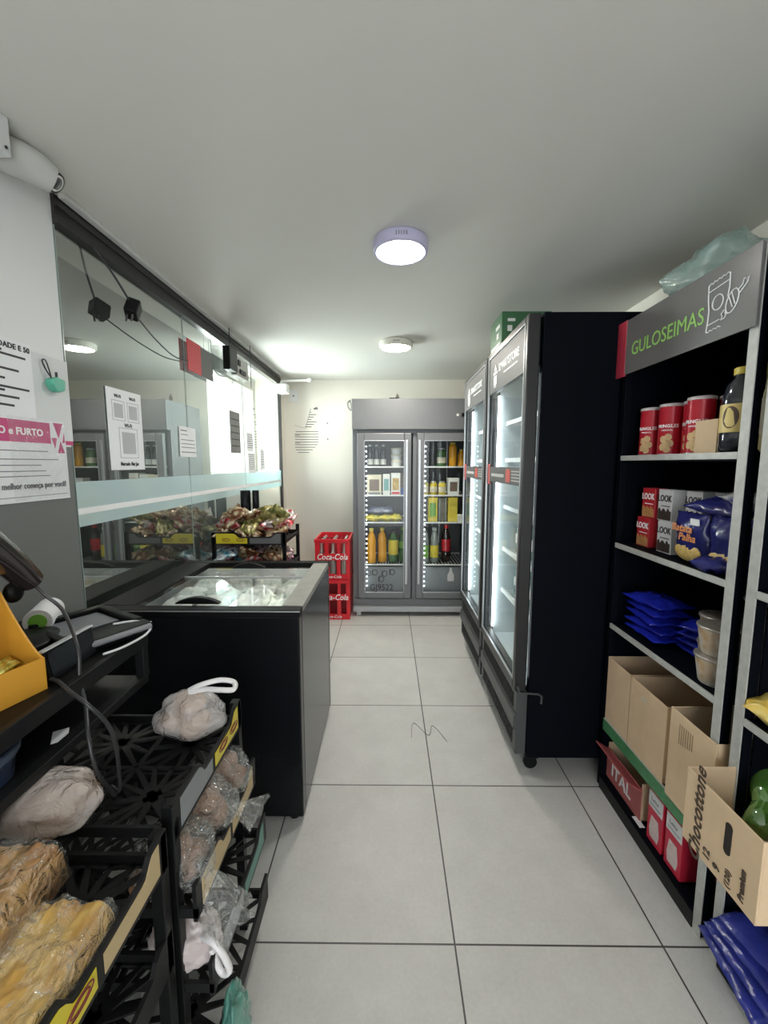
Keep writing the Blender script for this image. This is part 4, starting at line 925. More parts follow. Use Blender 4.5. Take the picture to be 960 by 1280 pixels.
# ================================================================== LEFT-HAND BREAD RACKS
def side_rack(label, ynear, yfar, levels, fronts, labs, xfront=-.42, depth=.56):
    # the rack's own front faces the aisle (+X): turn its frame by +90 degrees
    t = thing('bread_rack', label, 'rack', (xfront, ynear, 0), R(90), 'black bread racks')
    make_rack(t, yfar - ynear, depth, levels, 0, labs, .185, .024, fronts)
    return t
grl = mat('grey_card_label', (.22, .23, .24), .5); tan = mat('tan_label', (.50, .38, .20), .5); teal_l = mat('teal_label', (.10, .24, .20), .5)
far_rack = side_rack('black bread rack holding clear bread bags, between freezer and near rack', .735, 1.115, [.655, .475, .30, .10], [0, .035, .06, .06], [(grl, yellow_lab), (tan, tan), (grl, teal_l), (None, None)])
near_rack = side_rack('black bread rack with wrapped loaves at the bottom left corner', .335, .712, [.635, .42, .12], [0, 0, .0], [(yellow_lab, tan), (None, None), (None, None)])

crust = ramp_mat('bread_crust', [(.14, .045, .012), (.42, .22, .045), (.56, .37, .11), (.46, .25, .05), (.17, .055, .02)], 9, .45, bump=.5, detail=5, bscale=40, stretch=(1, .6, 1))
crust2 = ramp_mat('bread_crust_dark', [(.09, .025, .012), (.33, .15, .04), (.46, .27, .09), (.15, .045, .02), (.11, .035, .02)], 9, .45, bump=.5, detail=5, bscale=40, stretch=(1, .35, 1))
wrap = film('cling_film', (.95, .93, .9), .012, .10, 2.2, 40, 2.4)
def loaf(label, loc, size, m, rz=0, rows=4, seed=1):
    t = thing('wrapped_bread', label, 'bread', loc, rz, 'film-wrapped bread slabs'); W, D, Hh = size
    for off, nm, mm, ex in ((0, 'bread', m, 0), (.5, 'plastic_wrap', wrap, .004)):
        nx, ny = 64, 64; vs = []; fs = []
        for j in range(ny + 1):
            for i in range(nx + 1):
                u = i / nx; v = j / ny; ed = min(u, 1 - u, v, 1 - v)
                q = Vector((u * 5 + seed, v * 5, off * (2 if ex else 0)))
                ridge = abs(math.sin(PI * rows * u)) ** .5
                z = Hh * (.84 + .07 * ridge * (1 if not ex else .55) + .15 * noise.noise(q)) + (.10 * Hh * noise.noise(q * 2.6))
                z *= min(1, (ed / .04) ** .45) if ed < .04 else 1
                if ex: z += ex + .003 + .004 * noise.noise(Vector((u * 16 + v * 9, (v * 6 - u * 6) * .5, seed))) + .002 * noise.noise(Vector((u * 40 + v * 22, v * 5 - u * 5, seed)))
                vs.append(((u - .5) * (W + 2 * ex), (v - .5) * (D + 2 * ex), max(z, .002)))
        for j in range(ny):
            for i in range(nx):
                a = j * (nx + 1) + i; fs.append((a, a + 1, a + nx + 2, a + nx + 1))
        mb = MB().add(vs, fs, True)
        rim = [i for i in range(nx + 1)] + [(j + 1) * (nx + 1) - 1 for j in range(1, ny + 1)] + [ny * (nx + 1) + i for i in range(nx - 1, -1, -1)] + [j * (nx + 1) for j in range(ny - 1, 0, -1)]
        mb.f.append(tuple(reversed(rim))); mb.sm.append(False)
        mb.build(nm, mm, t)
    return t
loaf('film-wrapped golden bread slab at the front of the near rack tray', (-.520, .455, .646), (.185, .245, .075), crust, 0, 4, 1.3)
loaf('film-wrapped browner bread slab lying behind the golden one, by the wall', (-.640, .480, .700), (.225, .265, .085), crust2, .05, 4, 4.4)
MB_s = MB().box((-.76, .36, .642), (-.62, .60, .697)); tag(MB_s.build('bread_tray', mat('dark_tray', (.03, .03, .03), .5), None, .004), 'dark tray supporting the browner bread slab', 'tray')

roll_m = ramp_mat('roll_crust', [(.42, .24, .12), (.50, .31, .17), (.34, .18, .09), (.46, .27, .14)], 9, .6, bump=.2)
milky = film('milky_bag_film', (.82, .78, .77), .38, .20, 1.0, 40, 1.5)
milky2 = film('thick_milky_film', (.82, .74, .70), .50, .12, 1.5, 26, 1.3)
clearb = film('clear_bag_film', (.85, .82, .78), .07, .10, 2.0, 45, 2.4)
roll0 = None
dark_roll = ramp_mat('brown_roll_crust', [(.20, .10, .05), (.28, .15, .08), (.15, .07, .035), (.24, .13, .07)], 9, .6, bump=.2)
roll1 = None
def rolls(spots, label, group, rad=(.052, .036, .032), dark=False):
    global roll0
    for (x, y, z, rz) in spots:
        if roll0 is None:
            o = MB().ball((0, 0, 0), (1, 1, 1), 22, 14, lambda d: 1 + .10 * noise.noise(d * 2.2) - .12 * max(0, 1 - abs(d.y) * 3.5) * max(0, d.z) ** 3).build('bread_roll', roll_m); roll0 = o
        else:
            o = roll0.copy(); COL.objects.link(o)
        if dark:
            global roll1
            if roll1 is None: roll1 = roll0.data.copy(); roll1.materials[0] = dark_roll
            o.data = roll1
        o.location = (x, y, z); o.rotation_euler = (0, 0, rz); o.scale = rad; tag(o, label, 'bread roll', group)
def bread_bag(label, loc, rad, seed, m, knot=None, handles=None, rz=0, peak=0, crease=1.0):
    t = thing('bread_bag', label, 'bag of bread', loc, rz, 'bags of bread on the racks')
    def fn(d):
        folds = .055 * math.sin(7 * math.atan2(d.y, d.x) + 3 * d.z + seed) * (1 - abs(d.z)) ** .5
        cr = 1 - abs(noise.noise(d * 5 + Vector((0, seed, 0)))) * 2; cr2 = 1 - abs(noise.noise(d * 11 + Vector((seed, seed, 0)))) * 2
        return 1 + .15 * noise.noise(d * 1.7 + Vector((seed, 0, 0))) + crease * (.055 * cr * abs(cr) + .022 * cr2) + folds * (.5 + max(0, d.z))
    mb = MB().ball((0, 0, rad[2]), rad, 84, 52, lambda d: fn(d) * (1 + peak * max(0, d.z - .55) ** 1.5 - peak * .35 * max(0, d.z - .2) * (1 - d.z))); mb.v = [(x, y, max(z, .002)) for x, y, z in mb.v]
    mb.build('film', m, t)
    if knot:
        kx, ky, kz, ex, ey, ez, fl = knot   # knot point and flared end
        a = Vector((kx, ky, kz)); b_ = Vector((ex, ey, ez)); dirn = (b_ - a).normalized(); L_ = (b_ - a).length
        u = dirn.cross(Vector((0, 0, 1))).normalized(); v = dirn.cross(u)
        vs = []; fs = []; n, m_ = 26, 10
        for i in range(m_ + 1):
            s_ = i / m_; r_ = fl * (.12 + .88 * s_ ** .8)
            for k in range(n):
                q = 2 * PI * k / n; rr = r_ * (1 + .45 * math.sin(5 * q + seed + 2 * s_) * s_ + .25 * noise.noise(Vector((math.cos(q) * 2, math.sin(q) * 2, s_ * 3 + seed))))
                vs.append(a + dirn * (L_ * s_ + .02 * s_ * noise.noise(Vector((q * 2, seed, 3)))) + u * math.cos(q) * rr * .8 + v * math.sin(q) * rr)
        for i in range(m_):
            for k in range(n): k2 = (k + 1) % n; fs.append((i * n + k, i * n + k2, (i + 1) * n + k2, (i + 1) * n + k))
        MB().add(vs, fs, True).build('tied_end', m, t)
        MB().ball((kx, ky, kz), (.012, .012, .012), 12, 8).build('knot', m, t)
    if handles:
        for pts in handles: MB().tube(smoothpath(pts, 8), .007, 8).build('handle_loop', mat('bag_handle', (.72, .70, .70), .3), t)
    return t
B1 = (-.530, 1.045, .664)
bread_bag('knotted milky white bag of rolls on the far end of the bread tray', B1, (.092, .070, .052), 2.2, milky, None, [[(.0, .0, .125), (.03, .0, .140), (.075, .015, .146), (.112, .02, .138), (.118, .0, .128), (.085, -.006, .130), (.04, 0, .128), (.0, 0, .118)]], peak=1.2, crease=.5)
rolls([(-.565, 1.05, .705, .4), (-.51, 1.03, .703, 1.3), (-.54, 1.06, .745, -.3)], 'pale bread roll inside the knotted milky bag', 'rolls in the knotted bag', (.048, .034, .030))
B2 = (-.690, .755, .664)
bread_bag('large smooth milky bag of rolls at the left, behind the wrapped bread', B2, (.108, .078, .052), 6.1, milky2, crease=.3)
rolls([(-.71, .745, .705, .3), (-.65, .735, .702, 1.2), (-.74, .785, .702, 1.8), (-.66, .795, .702, 0)], 'bread roll inside the large smooth milky bag', 'rolls in the smooth milky bag', (.050, .034, .030))
# second tray: clear bags of brown rolls
brown_film = None
for i, (y, lb, kn) in enumerate(((.80, 'clear bag of brown rolls on the second tray, nearest, tied end hanging down', (.055, -.005, .060, .130, -.03, -.055, .050)), (.93, 'clear bag of brown rolls on the second tray, middle, tied end sticking out', (.070, .010, .065, .135, .020, .030, .036)), (1.045, 'clear bag of brown rolls on the second tray, farthest, under the yellow label', None))):
    bread_bag(lb, (-.46, y, .484), (.082, .066, .068), 1.1 + i * 2.7, clearb, kn)
    rolls([(-.49, y - .02, .525, .3 + i), (-.44, y + .02, .522, 1.2 + i), (-.46, y, .575, 2 + i)], ['brown bread roll in the nearest clear bag on the second tray', 'brown bread roll in the middle clear bag on the second tray', 'brown bread roll in the farthest clear bag on the second tray'][i], 'rolls in clear bag, ' + ['nearest', 'middle', 'farthest'][i], (.050, .036, .032), True)
bread_bag('white knotted bag of pink-tinted bread on the third tray near the floor', (-.44, .795, .310), (.075, .055, .055), 8.4, film('white_pink_film', (.80, .70, .68), .6, .25, .7, 20), None, [[(.05, -.03, .09), (.075, -.045, .10), (.10, -.05, .075), (.11, -.045, .03), (.09, -.04, .02), (.07, -.035, .07)]])
shelf_bag('teal plastic bag hanging by the lowest tray of the bread rack', (-.345, .80, .10), (.030, .06, .10), 9.2, film('teal_film', (.12, .38, .30), .55, .3, .6, 20))

# ================================================================== LEFT COUNTER SHELF
ct = thing('counter_shelf', 'black raised counter shelf behind the bread racks, by the poster wall', 'counter', (-1.12, .25, 0))
MB().prism([(0, 0), (.435, 0), (.435, .885), (0, 1.08)], .895, .915, 'Z').build('top', black_plastic, ct, .003)
MB().box((.423, 0, .880), (.437, .88, .918)).build('front_edge', mat('counter_edge', (.010, .0105, .011), .4, spec=.25), ct, .002)
for y in (.0, .855): MB().box((.41, y, .79), (.435, y + .025, .895)).build('bracket', MATS['counter_edge'], ct, .002)
MB().box((.405, 0, .770), (.432, .88, .792)).build('lower_rail', MATS['counter_edge'], ct, .002)
for y in (.0, .855): MB().box((.0, y, 0), (.03, y + .025, .895)).build('leg', black_plastic, ct, .002)
MB().box((.0, .0, .775), (.405, .88, .785)).build('lower_shelf', black_plastic, ct)
CZ = .916
# orange display box with gold sweets
ob = thing('display_box', 'orange cardboard display box of gold sweets at the left edge', 'display box', (-.786, .623, CZ), R(-16))
om = mat('orange_card', (.62, .30, .03), .5, var=.06)
def box_side(y):
    pts = [(0, 0), (0, .07)] + [(-.0135 * k, min(.30, .07 + .080 * (.0135 * k / .074) ** 1.3)) for k in range(1, 11)] + [(-.20, .30), (-.20, 0)]
    return MB().prism(pts, y, y + .004, 'Y')
w_all = MB(); w_all.box((0, 0, 0), (.004, .215, .07)); w_all.box((-.204, .004, 0), (-.20, .211, .30)); w_all.box((-.20, .004, 0), (0, .211, .004))
w_all.build('front_and_base', om, ob)
box_side(.211).build('side_wall', om, ob); box_side(0).build('side_wall', om, ob)
gold = ramp_mat('gold_foil', [(.30, .20, .02), (.65, .50, .08), (.80, .70, .2), (.45, .34, .03)], 30, .2, .7, .5)
sw = None
random.seed(3)
RB = Matrix.Translation((-.786, .623, CZ)) @ Matrix.Rotation(R(-16), 4, 'Z')
for k in range(20):
    o = MB().pillow(.042, .055, .020, 3, .4, 10, 8).build('wrapped_sweet', gold) if sw is None else sw.copy()
    if sw is None: sw = o
    else: COL.objects.link(o)
    o.location = RB @ Vector((-.028 - (k % 4) * .042, .030 + (k // 4 % 5) * .038, .020 + .016 * (k % 3))); o.rotation_euler = (random.uniform(-.5, .5), random.uniform(-.4, .4), random.uniform(0, 6)); o.scale = (.85, .85, .85)
    tag(o, 'gold foil wrapped sweet in the orange display box', 'sweet', 'gold sweets in the display box')
# terminal: small screen leaning up, tray tablet behind, oval stand, paper roll
tp = thing('card_terminal', 'small black screen panel standing on edge at the counter front', 'screen', (-.735, .852, CZ))
MB().box((-.012, 0, 0), (0, .15, .070), rot=(0, R(-10), 0), about=(0, .075, 0)).build('case', black_plastic, tp, .003)
MB().box((.0005, .008, .006), (.0015, .142, .064), rot=(0, R(-10), 0), about=(0, .075, 0)).build('glass', black_gloss, tp)
MB().box((-.013, -.002, .068), (.0015, .152, .072), rot=(0, R(-10), 0), about=(0, .075, 0)).build('bright_edge', mat('worn_white_edge', (.55, .56, .58), .3), tp)
tb_ = thing('receipt_printer', 'flat black device with recessed tray at the far end of the counter', 'printer', (-.845, 1.125, CZ), R(-30))
m = MB(); m.box((-.13, -.10, 0), (.15, .095, .018)); m.box((-.13, -.10, .018), (-.10, .095, .032)); m.box((.10, -.10, .018), (.15, .095, .030)); m.box((-.10, .07, .018), (.10, .095, .034)); m.box((-.10, -.10, .018), (.10, -.08, .026)); m.build('case', black_plastic, tb_, .004)
MB().box((-.095, -.075, .0185), (.03, .065, .021)).build('grey_plate', mat('slate_plate', (.16, .17, .19), .3), tb_)
MB().tube([(.155, -.09, .022), (.155, .085, .022)], .008, 10).build('roller', mat('pale_grey_bar', (.22, .225, .24), .3), tb_)
ov = MB().lathe([(.02, 0), (.075, .002), (.080, .010), (.074, .018), (.02, .024), (.0001, .0245)], 40, cap=False).build('scanner_base', black_plastic); ov.location = (-.95, 1.02, CZ + .001); ov.scale = (1, 1.25, 1.2); tag(ov, 'black oval base plate lying on the counter behind the screen panel', 'stand')
rl = thing('paper_roll', 'white and green paper roll on the counter by the grey wall', 'paper roll', (-1.0, 1.16, CZ + .037), R(25))
MB().lathe([(.034, -.06), (.035, -.058), (.035, .058), (.034, .06)], 28, axis='Y').build('paper', paper, rl); MB().lathe([(.022, -.062), (.022, .062)], 16, axis='Y').build('core', mat('green_core', (.20, .50, .06), .5), rl)
MB().box((.0, -.055, -.036), (.06, .055, -.034)).build('green_tail', mat('green_core', (.2, .5, .06), .5), rl)
# handheld scanner
sc_ = thing('barcode_scanner', 'black handheld barcode scanner held up on its stand at the left edge', 'scanner', (-.88, .86, CZ))
MB().tube(smoothpath([(.080, -.13, .380), (.074, -.08, .345), (.062, .0, .278), (.050, .072, .206)]), .034, 14, taper=lambda u: 1.25 - .45 * u).build('handle', mat('scanner_black', (.02, .016, .016), .15, coat=.5), sc_)
MB().ball((.034, .045, .186), (.016, .022, .024), 16, 10).build('trigger', black_plastic, sc_)
MB().tube(smoothpath([(.050, .072, .206), (.070, .088, .165), (.108, .09, .124), (.173, .04, .057), (.187, .02, -.009), (.211, .0, -.054), (.25, -.05, -.10), (.27, -.06, -.17), (.285, -.035, -.244)], 12), .0042, 8).build('cable', mat('cable_black', (.03, .03, .032), .3), sc_)
MB().box((.045, -.12, 0), (.095, -.06, .012)).tube([(.072, -.09, .01), (.075, -.09, .345)], .006).build('stand', black_plastic, sc_, .003)
cb_ = MB().tube(smoothpath([(-.76, .86, .921), (-.72, .85, .922), (-.67, .82, .915), (-.62, .803, .895), (-.60, .825, .84), (-.595, .84, .78), (-.593, .84, .72), (-.591, .835, .674), (-.62, .85, .672)], 10), .0042, 8).build('cable', mat('cable_black', (.03, .03, .032), .3)); tag(cb_, 'black cable hanging from the counter edge onto the bread tray', 'cable')
wc = MB().tube(smoothpath([(-.70, .97, .925), (-.68, 1.02, .922), (-.665, 1.09, .925), (-.675, 1.13, .935), (-.72, 1.135, .945), (-.76, 1.10, .950)], 10), .0032, 8).build('cable', mat('white_cable', (.70, .71, .72), .35)); tag(wc, 'white cable curling off the far end of the counter', 'cable')
# blue-lidded tub on the lower shelf
tu = thing('round_tub', 'dark round tub with blue-grey lid on the lower counter shelf', 'tub', (-.785, .715, .786))
MB().lathe([(.060, 0), (.066, .05)], 32).build('tub', mat('navy_plastic', (.02, .03, .06), .3), tu); MB().lathe([(.072, .048), (.074, .056), (.072, .062), (.062, .064), (.060, .060), (.0001, .060)], 36, cap=False).build('lid', mat('slate_blue_lid', (.06, .08, .12), .25), tu)
o = MB().box((0, 0, 0), (.03, .05, .001)).build('paper_slip', paper); o.location = (-.73, .83, .7865); o.rotation_euler = (0, 0, .6); tag(o, 'small white slip beside the round tub under the counter', 'paper')

# ================================================================== PAPERS ON THE LEFT WALL AND GLASS
def sheet(name, label, x, y, z, w_, h, lines=(), m=paper, group=None, cat='notice', lm_=ink, th=.0015):
    """hangs on the left wall plane x; y, z = near bottom corner (local x runs along the wall away from the viewer)"""
    t = thing(name, label, cat, (x, y, z), R(90), group)
    MB().box((0, -th, 0), (w_, 0, h)).build('sheet', m, t)
    if lines:
        g = MB()
        for (a, b_, zz, tk) in lines: g.box((a * w_, -th - .0006, zz * h), (b_ * w_, -th + .0002, zz * h + tk))
        g.build('printed_lines', lm_, t)
    return t
random.seed(8)
ls = [(.05, random.uniform(.45, .92), .86 - k * .075 - (.03 if k % 3 == 0 else 0), .0065) for k in range(10)]
s1_ = sheet('notice_sheet', 'white printed notice at the left edge above the theft poster', XL + .001, 1.12, 1.525, .23, .235, ls)
text('lettering', 'DADE E 50', .022, ink, s1_, (.225, -.0022, .215), FACE_BACK, align='RIGHT', bold=.0006)
s2_ = sheet('blank_sheet', 'blank grey-white sheet under the green tag', XL + .0005, 1.345, 1.470, .155, .275, (), mat('grey_paper', (.66, .68, .68), .6), cat='sheet', th=.001)
MB().box((.10, -.0003, -.014), (.155, 0, 0)).build('pink_corner', pink, s2_)
ps = sheet('theft_poster', 'white poster with pink band reading ROUBO e FURTO on the left wall', XL + .003, 1.06, 1.272, .40, .262, [(.02, .80, .60, .003), (.02, .90, .50, .003), (.02, .72, .43, .003), (.02, .76, .36, .003), (.02, .80, .30, .003), (.02, .97, .06, .002)], paper, None, 'poster', grey_ink)
MB().box((0, -.0024, .185), (.335, -.001, .252)).build('pink_band', pink, ps)
tri = MB(); tri.prism([(.350, .255), (.390, .255), (.370, .205)], -.0024, -.001, 'Y'); tri.prism([(.340, .205), (.362, .205), (.351, .170)], -.0024, -.001, 'Y'); tri.prism([(.362, .155), (.392, .155), (.377, .195)], -.0024, -.001, 'Y'); tri.prism([(.385, .190), (.395, .190), (.395, .225)], -.0024, -.001, 'Y'); tri.build('pink_triangles', pink, ps)
text('lettering', 'ROUBO e FURTO', .030, white_ink, ps, (.305, -.0030, .217), FACE_BACK, align='RIGHT', bold=.0008)
text('lettering', 'o melhor começa por você!', .026, grey_ink, ps, (.385, -.0030, .050), FACE_BACK, align='RIGHT', sx=.86, bold=.0005)
MB().box((.18, -.0036, .005), (.398, -.0026, .262)).build('clear_tape', film('sticky_tape', (.9, .9, .9), .02, .06, 1.0, 14, 1.6), ps)
gt = thing('green_tag', 'green plastic tag hanging on a dark loop over the blank sheet', 'tag', (XL + .004, 1.395, 1.655), R(90))
gm = mat('mint_plastic', (.10, .42, .30), .35)
MB().prism([(-.006, -.004), (.010, -.022), (.022, -.028), (.050, -.018), (.054, .016), (.020, .022), (-.002, .012)], -.028, -.001, 'Y').build('body', gm, gt, .004)
MB().tube(smoothpath([(.012, -.012, .018), (.006, -.010, .050), (-.002, -.008, .072), (-.012, -.006, .068), (-.004, -.010, .040), (.010, -.014, .018)]), .0022, 6).build('loop', ink, gt)
MB().lathe([(.004, 0), (.004, .022)], 10, (.032, -.014, .018)).build('pin', ink, gt)
q = sheet('notice_sheet', 'white sheet with three framed squares on the smoked glass, nearest of its papers', XL + .004, 1.69, 1.365, .235, .335, (), paper, 'papers on the glass')
fr = MB()
for (a, z0, s_) in ((.03, .205, .08), (.13, .205, .08), (.065, .050, .125)):
    for (p, r_) in (((a, z0), (a + s_, z0 + .003)), ((a, z0 + s_), (a + s_, z0 + s_ + .003)), ((a, z0), (a + .003, z0 + s_)), ((a + s_, z0), (a + s_ + .003, z0 + s_ + .003))): fr.box((p[0], -.0022, p[1]), (r_[0], -.001, r_[1]))
    fr.box((a + s_ * .15, -.0021, z0 + s_ * .15), (a + s_ * .88, -.0016, z0 + s_ * .88))
fr.build('framed_squares', mat('pale_grey_print', (.45, .46, .48), .6), q)
for (xx, zz, s_) in ((.07, .305, .018), (.17, .305, .018), (.13, .188, .022)): text('lettering', 'Wi-Fi', s_, ink, q, (xx, -.0022, zz), FACE_BACK, bold=.0006)
text('lettering', 'Mercado Mar.Jac', .022, ink, q, (.125, -.0022, .025), FACE_BACK, bold=.0006, sx=.8)
sheet('notice_sheet', 'white notice with small red stripes on the glass, second from the near end', XL + .004, 2.265, 1.43, .19, .165, [(.08, .45, .85, .006), (.08, .5, .72, .004), (.08, .9, .55, .004), (.08, .92, .42, .004), (.08, .9, .3, .004), (.08, .95, .14, .005)], paper, 'papers on the glass', lm_=grey_ink)
dk = sheet('notice_sheet', 'dark grey poster on the bright part of the glass', XL + .004, 3.00, 1.47, .20, .30, [(.1, .9, .8 - .16 * k, .008) for k in range(5)], mat('grey_poster', (.18, .18, .175), .6), 'papers on the glass', lm_=ink)
sheet('notice_sheet', 'upper small white notice on the bright far glass', XL + .004, 3.34, 1.49, .16, .155, [(.1, .9, .85 - .11 * k, .006) for k in range(7)], paper, 'papers on the glass', lm_=grey_ink)
sheet('notice_sheet', 'lower small white notice on the bright far glass, under the other', XL + .004, 3.36, 1.315, .17, .165, [(.1, .9, .9 - .1 * k, .005) for k in range(8)], paper, 'papers on the glass', lm_=grey_ink)
sheet('notice_sheet', 'narrow white notice nearest the far post on the glass', XL + .004, 3.68, 1.34, .13, .18, [(.3, .7, .85 - .12 * k, .006) for k in range(6)], paper, 'papers on the glass', lm_=grey_ink)
# red and grey card hanging on the glass
rc = thing('hanging_card', 'card half red mesh, half dark grey, hanging on the glass near the top', 'card', (XL + .02, 2.37, 1.91), R(90))
MB().box((.165, -.004, -.003), (.33, 0, .165)).build('grey_half', mat('charcoal_card', (.08, .08, .078), .45), rc)
MB().box((0, -.004, 0), (.165, 0, .170)).build('red_half', mat('red_card_mesh', (.55, .015, .03), .45), rc)
dz = MB()
for i in range(11):
    for j in range(11): dz.box((.008 + i * .014, -.0048, .008 + j * .0145), (.013 + i * .014, -.0038, .014 + j * .0145))
dz.build('mesh_dots', mat('pale_dots', (.60, .16, .16), .5), rc)
MB().tube([(.31, -.002, .16), (.33, -.002, .285)], .0015, 5).build('string', ink, rc)
# black controller box with pale circuit panel
bb = thing('controller_box', 'black box with pale electronics panel at the top of the glass', 'electrical box', (XL + .012, 2.90, 2.03), R(90))
MB().box((0, -.055, 0), (.13, 0, .155)).build('case', black_plastic, bb, .004); MB().box((.135, -.045, -.01), (.38, -.005, .125)).build('panel', mat('pale_board', (.30, .29, .27), .4, .3, var=.5, vscale=50), bb, .003); MB().box((.19, -.056, .01), (.30, -.045, .04)).box((.16, -.054, .06), (.20, -.045, .10)).build('chips', ink, bb)
# power adapter on its cable
ad = thing('power_adapter', 'black power adapter hanging by its lead in front of the glass', 'adapter', (XL + .07, 1.80, 1.995))
MB().box((-.025, -.03, 0), (.025, .035, .065), rot=(R(-20), R(15), R(20))).build('body', black_plastic, ad, .006)
MB().tube([(-.012, -.02, .005), (-.016, -.024, -.022)], .004).tube([(.010, -.02, .005), (.006, -.024, -.022)], .004).build('pins', dark_grey, ad)
MB().tube(smoothpath([(-.0, -.02, .06), (-.02, -.09, .14), (-.05, -.16, .215)]), .004, 7).build('lead', ink, ad)
MB().tube(smoothpath([(.0, .03, .01), (-.02, .20, -.03), (-.04, .40, -.055), (-.045, .57, -.04)]), .003, 7).build('low_lead', ink, ad)
l2_ = MB().tube(smoothpath([(XL + .025, 2.70, 1.99), (XL + .03, 2.78, 1.965), (XL + .03, 2.90, 1.98)]), .003, 6).build('cable', ink); tag(l2_, 'thin dark lead running from the red card to the black box', 'cable')
for (y, lb, z0) in ((2.88, 'thin hanging rod at the ceiling above the black box', 2.03), (3.30, 'thin hanging rod at the ceiling over the second glass joint', 1.98)):
    o = MB().tube([(XL + .07, y, CH - .001), (XL + .07, y, z0)], .003, 6).ball((XL + .07, y, 2.20), (.006, .006, .008), 8, 6).build('hanging_rod', dark_grey); tag(o, lb, 'rod', 'hanging rods at the glass')
# white bracket and bar at the far end of the rail
br = thing('rail_bracket', 'white bracket with short bar at the far end of the glass rail', 'bracket', (XL + .02, 4.30, 2.10))
MB().box((-.01, -.05, 0), (.10, .08, .09)).build('plate', white_plastic, br, .01); MB().tube([(.04, .0, .12), (.30, .0, .128)], .011, 12).build('bar', white_plastic, br); MB().lathe([(.02, 0), (.022, .02), (.012, .04)], 14, (.30, 0, .128), 'X').build('bar_end', white_plastic, br)
MB().tube([(.02, .0, .06), (.04, 0, .12)], .012, 10).build('elbow', white_plastic, br)

# ================================================================== SECURITY CAMERA AND BOX
sc2 = thing('security_camera', 'white tube security camera at the top of the left wall', 'camera', (-1.035, 1.27, 2.240))
MB().tube(smoothpath([(-.060, -.075, .0), (-.020, -.03, .0), (.012, .022, -.001), (.038, .062, -.012)]), .047, 26, taper=lambda u: (.93 + .07 * math.sin(u * 3)) if u < .6 else 1 - .75 * (u - .6) ** 1.4).build('body', mat('camera_white', (.50, .50, .48), .35), sc2)
dirv = Vector((.66, .12, -.50)).normalized(); lq = dirv.to_track_quat('Z', 'Y').to_euler()
lr = MB().lathe([(.027, -.012), (.0295, .0), (.0295, .007), (.024, .009)], 28, cap=False).build('lens_ring', ink, sc2); lr.location = (.040, .064, -.014); lr.rotation_euler = lq
lw = MB().lathe([(.024, .0085), (.018, .0095)], 28, cap=False).build('white_ring', white_plastic, sc2); lw.location = lr.location; lw.rotation_euler = lq
gl_ = MB().lathe([(.018, .0095), (.009, .012), (.0001, .0125)], 24, cap=False).build('lens', mat('lens_grey', (.10, .10, .11), .15, .3), sc2); gl_.location = lr.location; gl_.rotation_euler = lq
MB().lathe([(.050, 0), (.050, .012), (.042, .02)], 24, (-.079, -.07, .0), 'X').build('mount', mat('mount_grey', (.16, .16, .16), .4), sc2)
jb_ = thing('junction_box', 'white junction box at the ceiling in the top left corner', 'junction box', (XL + .001, 1.00, 2.192))
MB().box((0, 0, 0), (.135, .19, .096)).build('box', mat('pale_box', (.66, .68, .68), .45), jb_, .004); MB().lathe([(.004, 0), (.004, .003)], 8, (.1355, .172, .015), 'X').build('screw', ink, jb_)

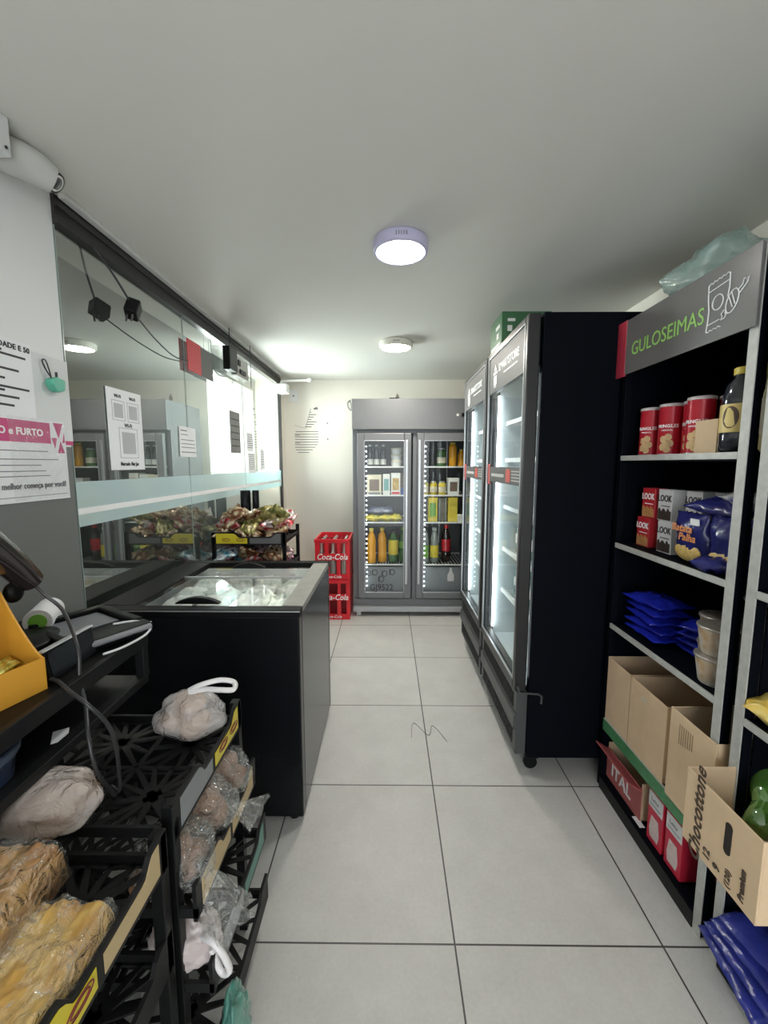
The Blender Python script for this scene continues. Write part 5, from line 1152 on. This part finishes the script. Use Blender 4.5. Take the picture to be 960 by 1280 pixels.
# ================================================================== FAR WALL
cp = thing('wall_switch', 'small white blank cover plate high on the back wall', 'cover plate', (-1.02, YF, 2.12))
MB().box((-.045, -.02, -.065), (.045, 0, .065)).build('plate', white_plastic, cp, .004); MB().lathe([(.010, -.024), (.010, -.018)], 12, axis='Y').build('screw', grey_ink, cp)
wd = thing('wall_sticker', 'ship-shaped sticker of text lines on the back wall', 'sticker', (-.90, YF - .0015, 1.545)); wd.scale = (.92, 1, .74)
st = MB()
for k in range(9):
    z = .26 - k * .038; a = -.13 + (.01 if k == 0 else 0) + .007 * max(0, k - 6) ** 2; b_ = .15 - .012 * max(0, k - 4) ** 1.6
    if k % 3 == 2 and k < 8: b_ -= .0
    if a < b_: st.box((a, -.0005, z), (b_, .0005, z + .010))
    if k in (1, 4): st.box((a, -.0005, z - .014), (a + .06, .0005, z - .006))
for k in range(7):
    z = .33 + k * .035; st.box((-.005 + k * .010, -.0005, z), (.07 + (k % 3) * .03, .0005, z + .012))
st.box((.10, -.0005, .585), (.15, .0005, .605)); st.prism([(.09, .60), (.14, .60), (.145, .625)], -.0005, .0005, 'Y')
st.build('text_lines', mat('sticker_grey', (.20, .19, .18), .6), wd)
MB().tube(smoothpath([(-.13, 0, .36), (-.06, 0, .33), (.0, 0, .315)]), .002, 5).tube([(.0, 0, .315), (.065, 0, .60)], .002, 5).build('outline', mat('sticker_grey', (.3, .3, .3), .6), wd)
for (x, z, lb) in ((-.66, 1.83, 'upper small round screw on the back wall right of the sticker'), (-.66, 1.66, 'lower small round screw on the back wall right of the sticker')):
    o = MB().lathe([(.009, 0), (.007, .004), (.001, .005)], 12, axis='Y').build('wall_screw', grey_ink); o.location = (x, YF - .005, z); tag(o, lb, 'screw', 'screws on the back wall')
o = MB().prism([(0, -.05), (.022, 0), (0, .05), (-.022, 0)], -.003, 0, 'Y').build('wall_hook', mat('hook_brown', (.25, .22, .18), .4)); o.location = (.10, YF, 2.10); tag(o, 'small diamond-shaped plate on the back wall above the grey cooler', 'hook')
o = MB().tube(smoothpath([(0, 0, .05), (-.025, -.02, .02), (-.015, -.02, -.03), (.015, -.01, -.06)]), .008, 8).tube(smoothpath([(0, 0, .05), (.012, -.015, 0), (.015, -.01, -.06)]), .006, 8).build('cable_clip', mat('clip_grey', (.35, .34, .32), .4)); o.location = (-.41, YF - .02, 2.02); tag(o, 'bent grey cable clip on the back wall by the cooler corner', 'clip')

o = MB().tube(smoothpath([(.12, 1.98, .0012), (.14, 2.10, .0012), (.21, 2.00, .0012), (.24, 2.08, .0012), (.30, 1.95, .0012)], 10), .0011, 5).build('thread', ink); tag(o, 'thin dark thread lying curled on the floor tiles', 'thread')
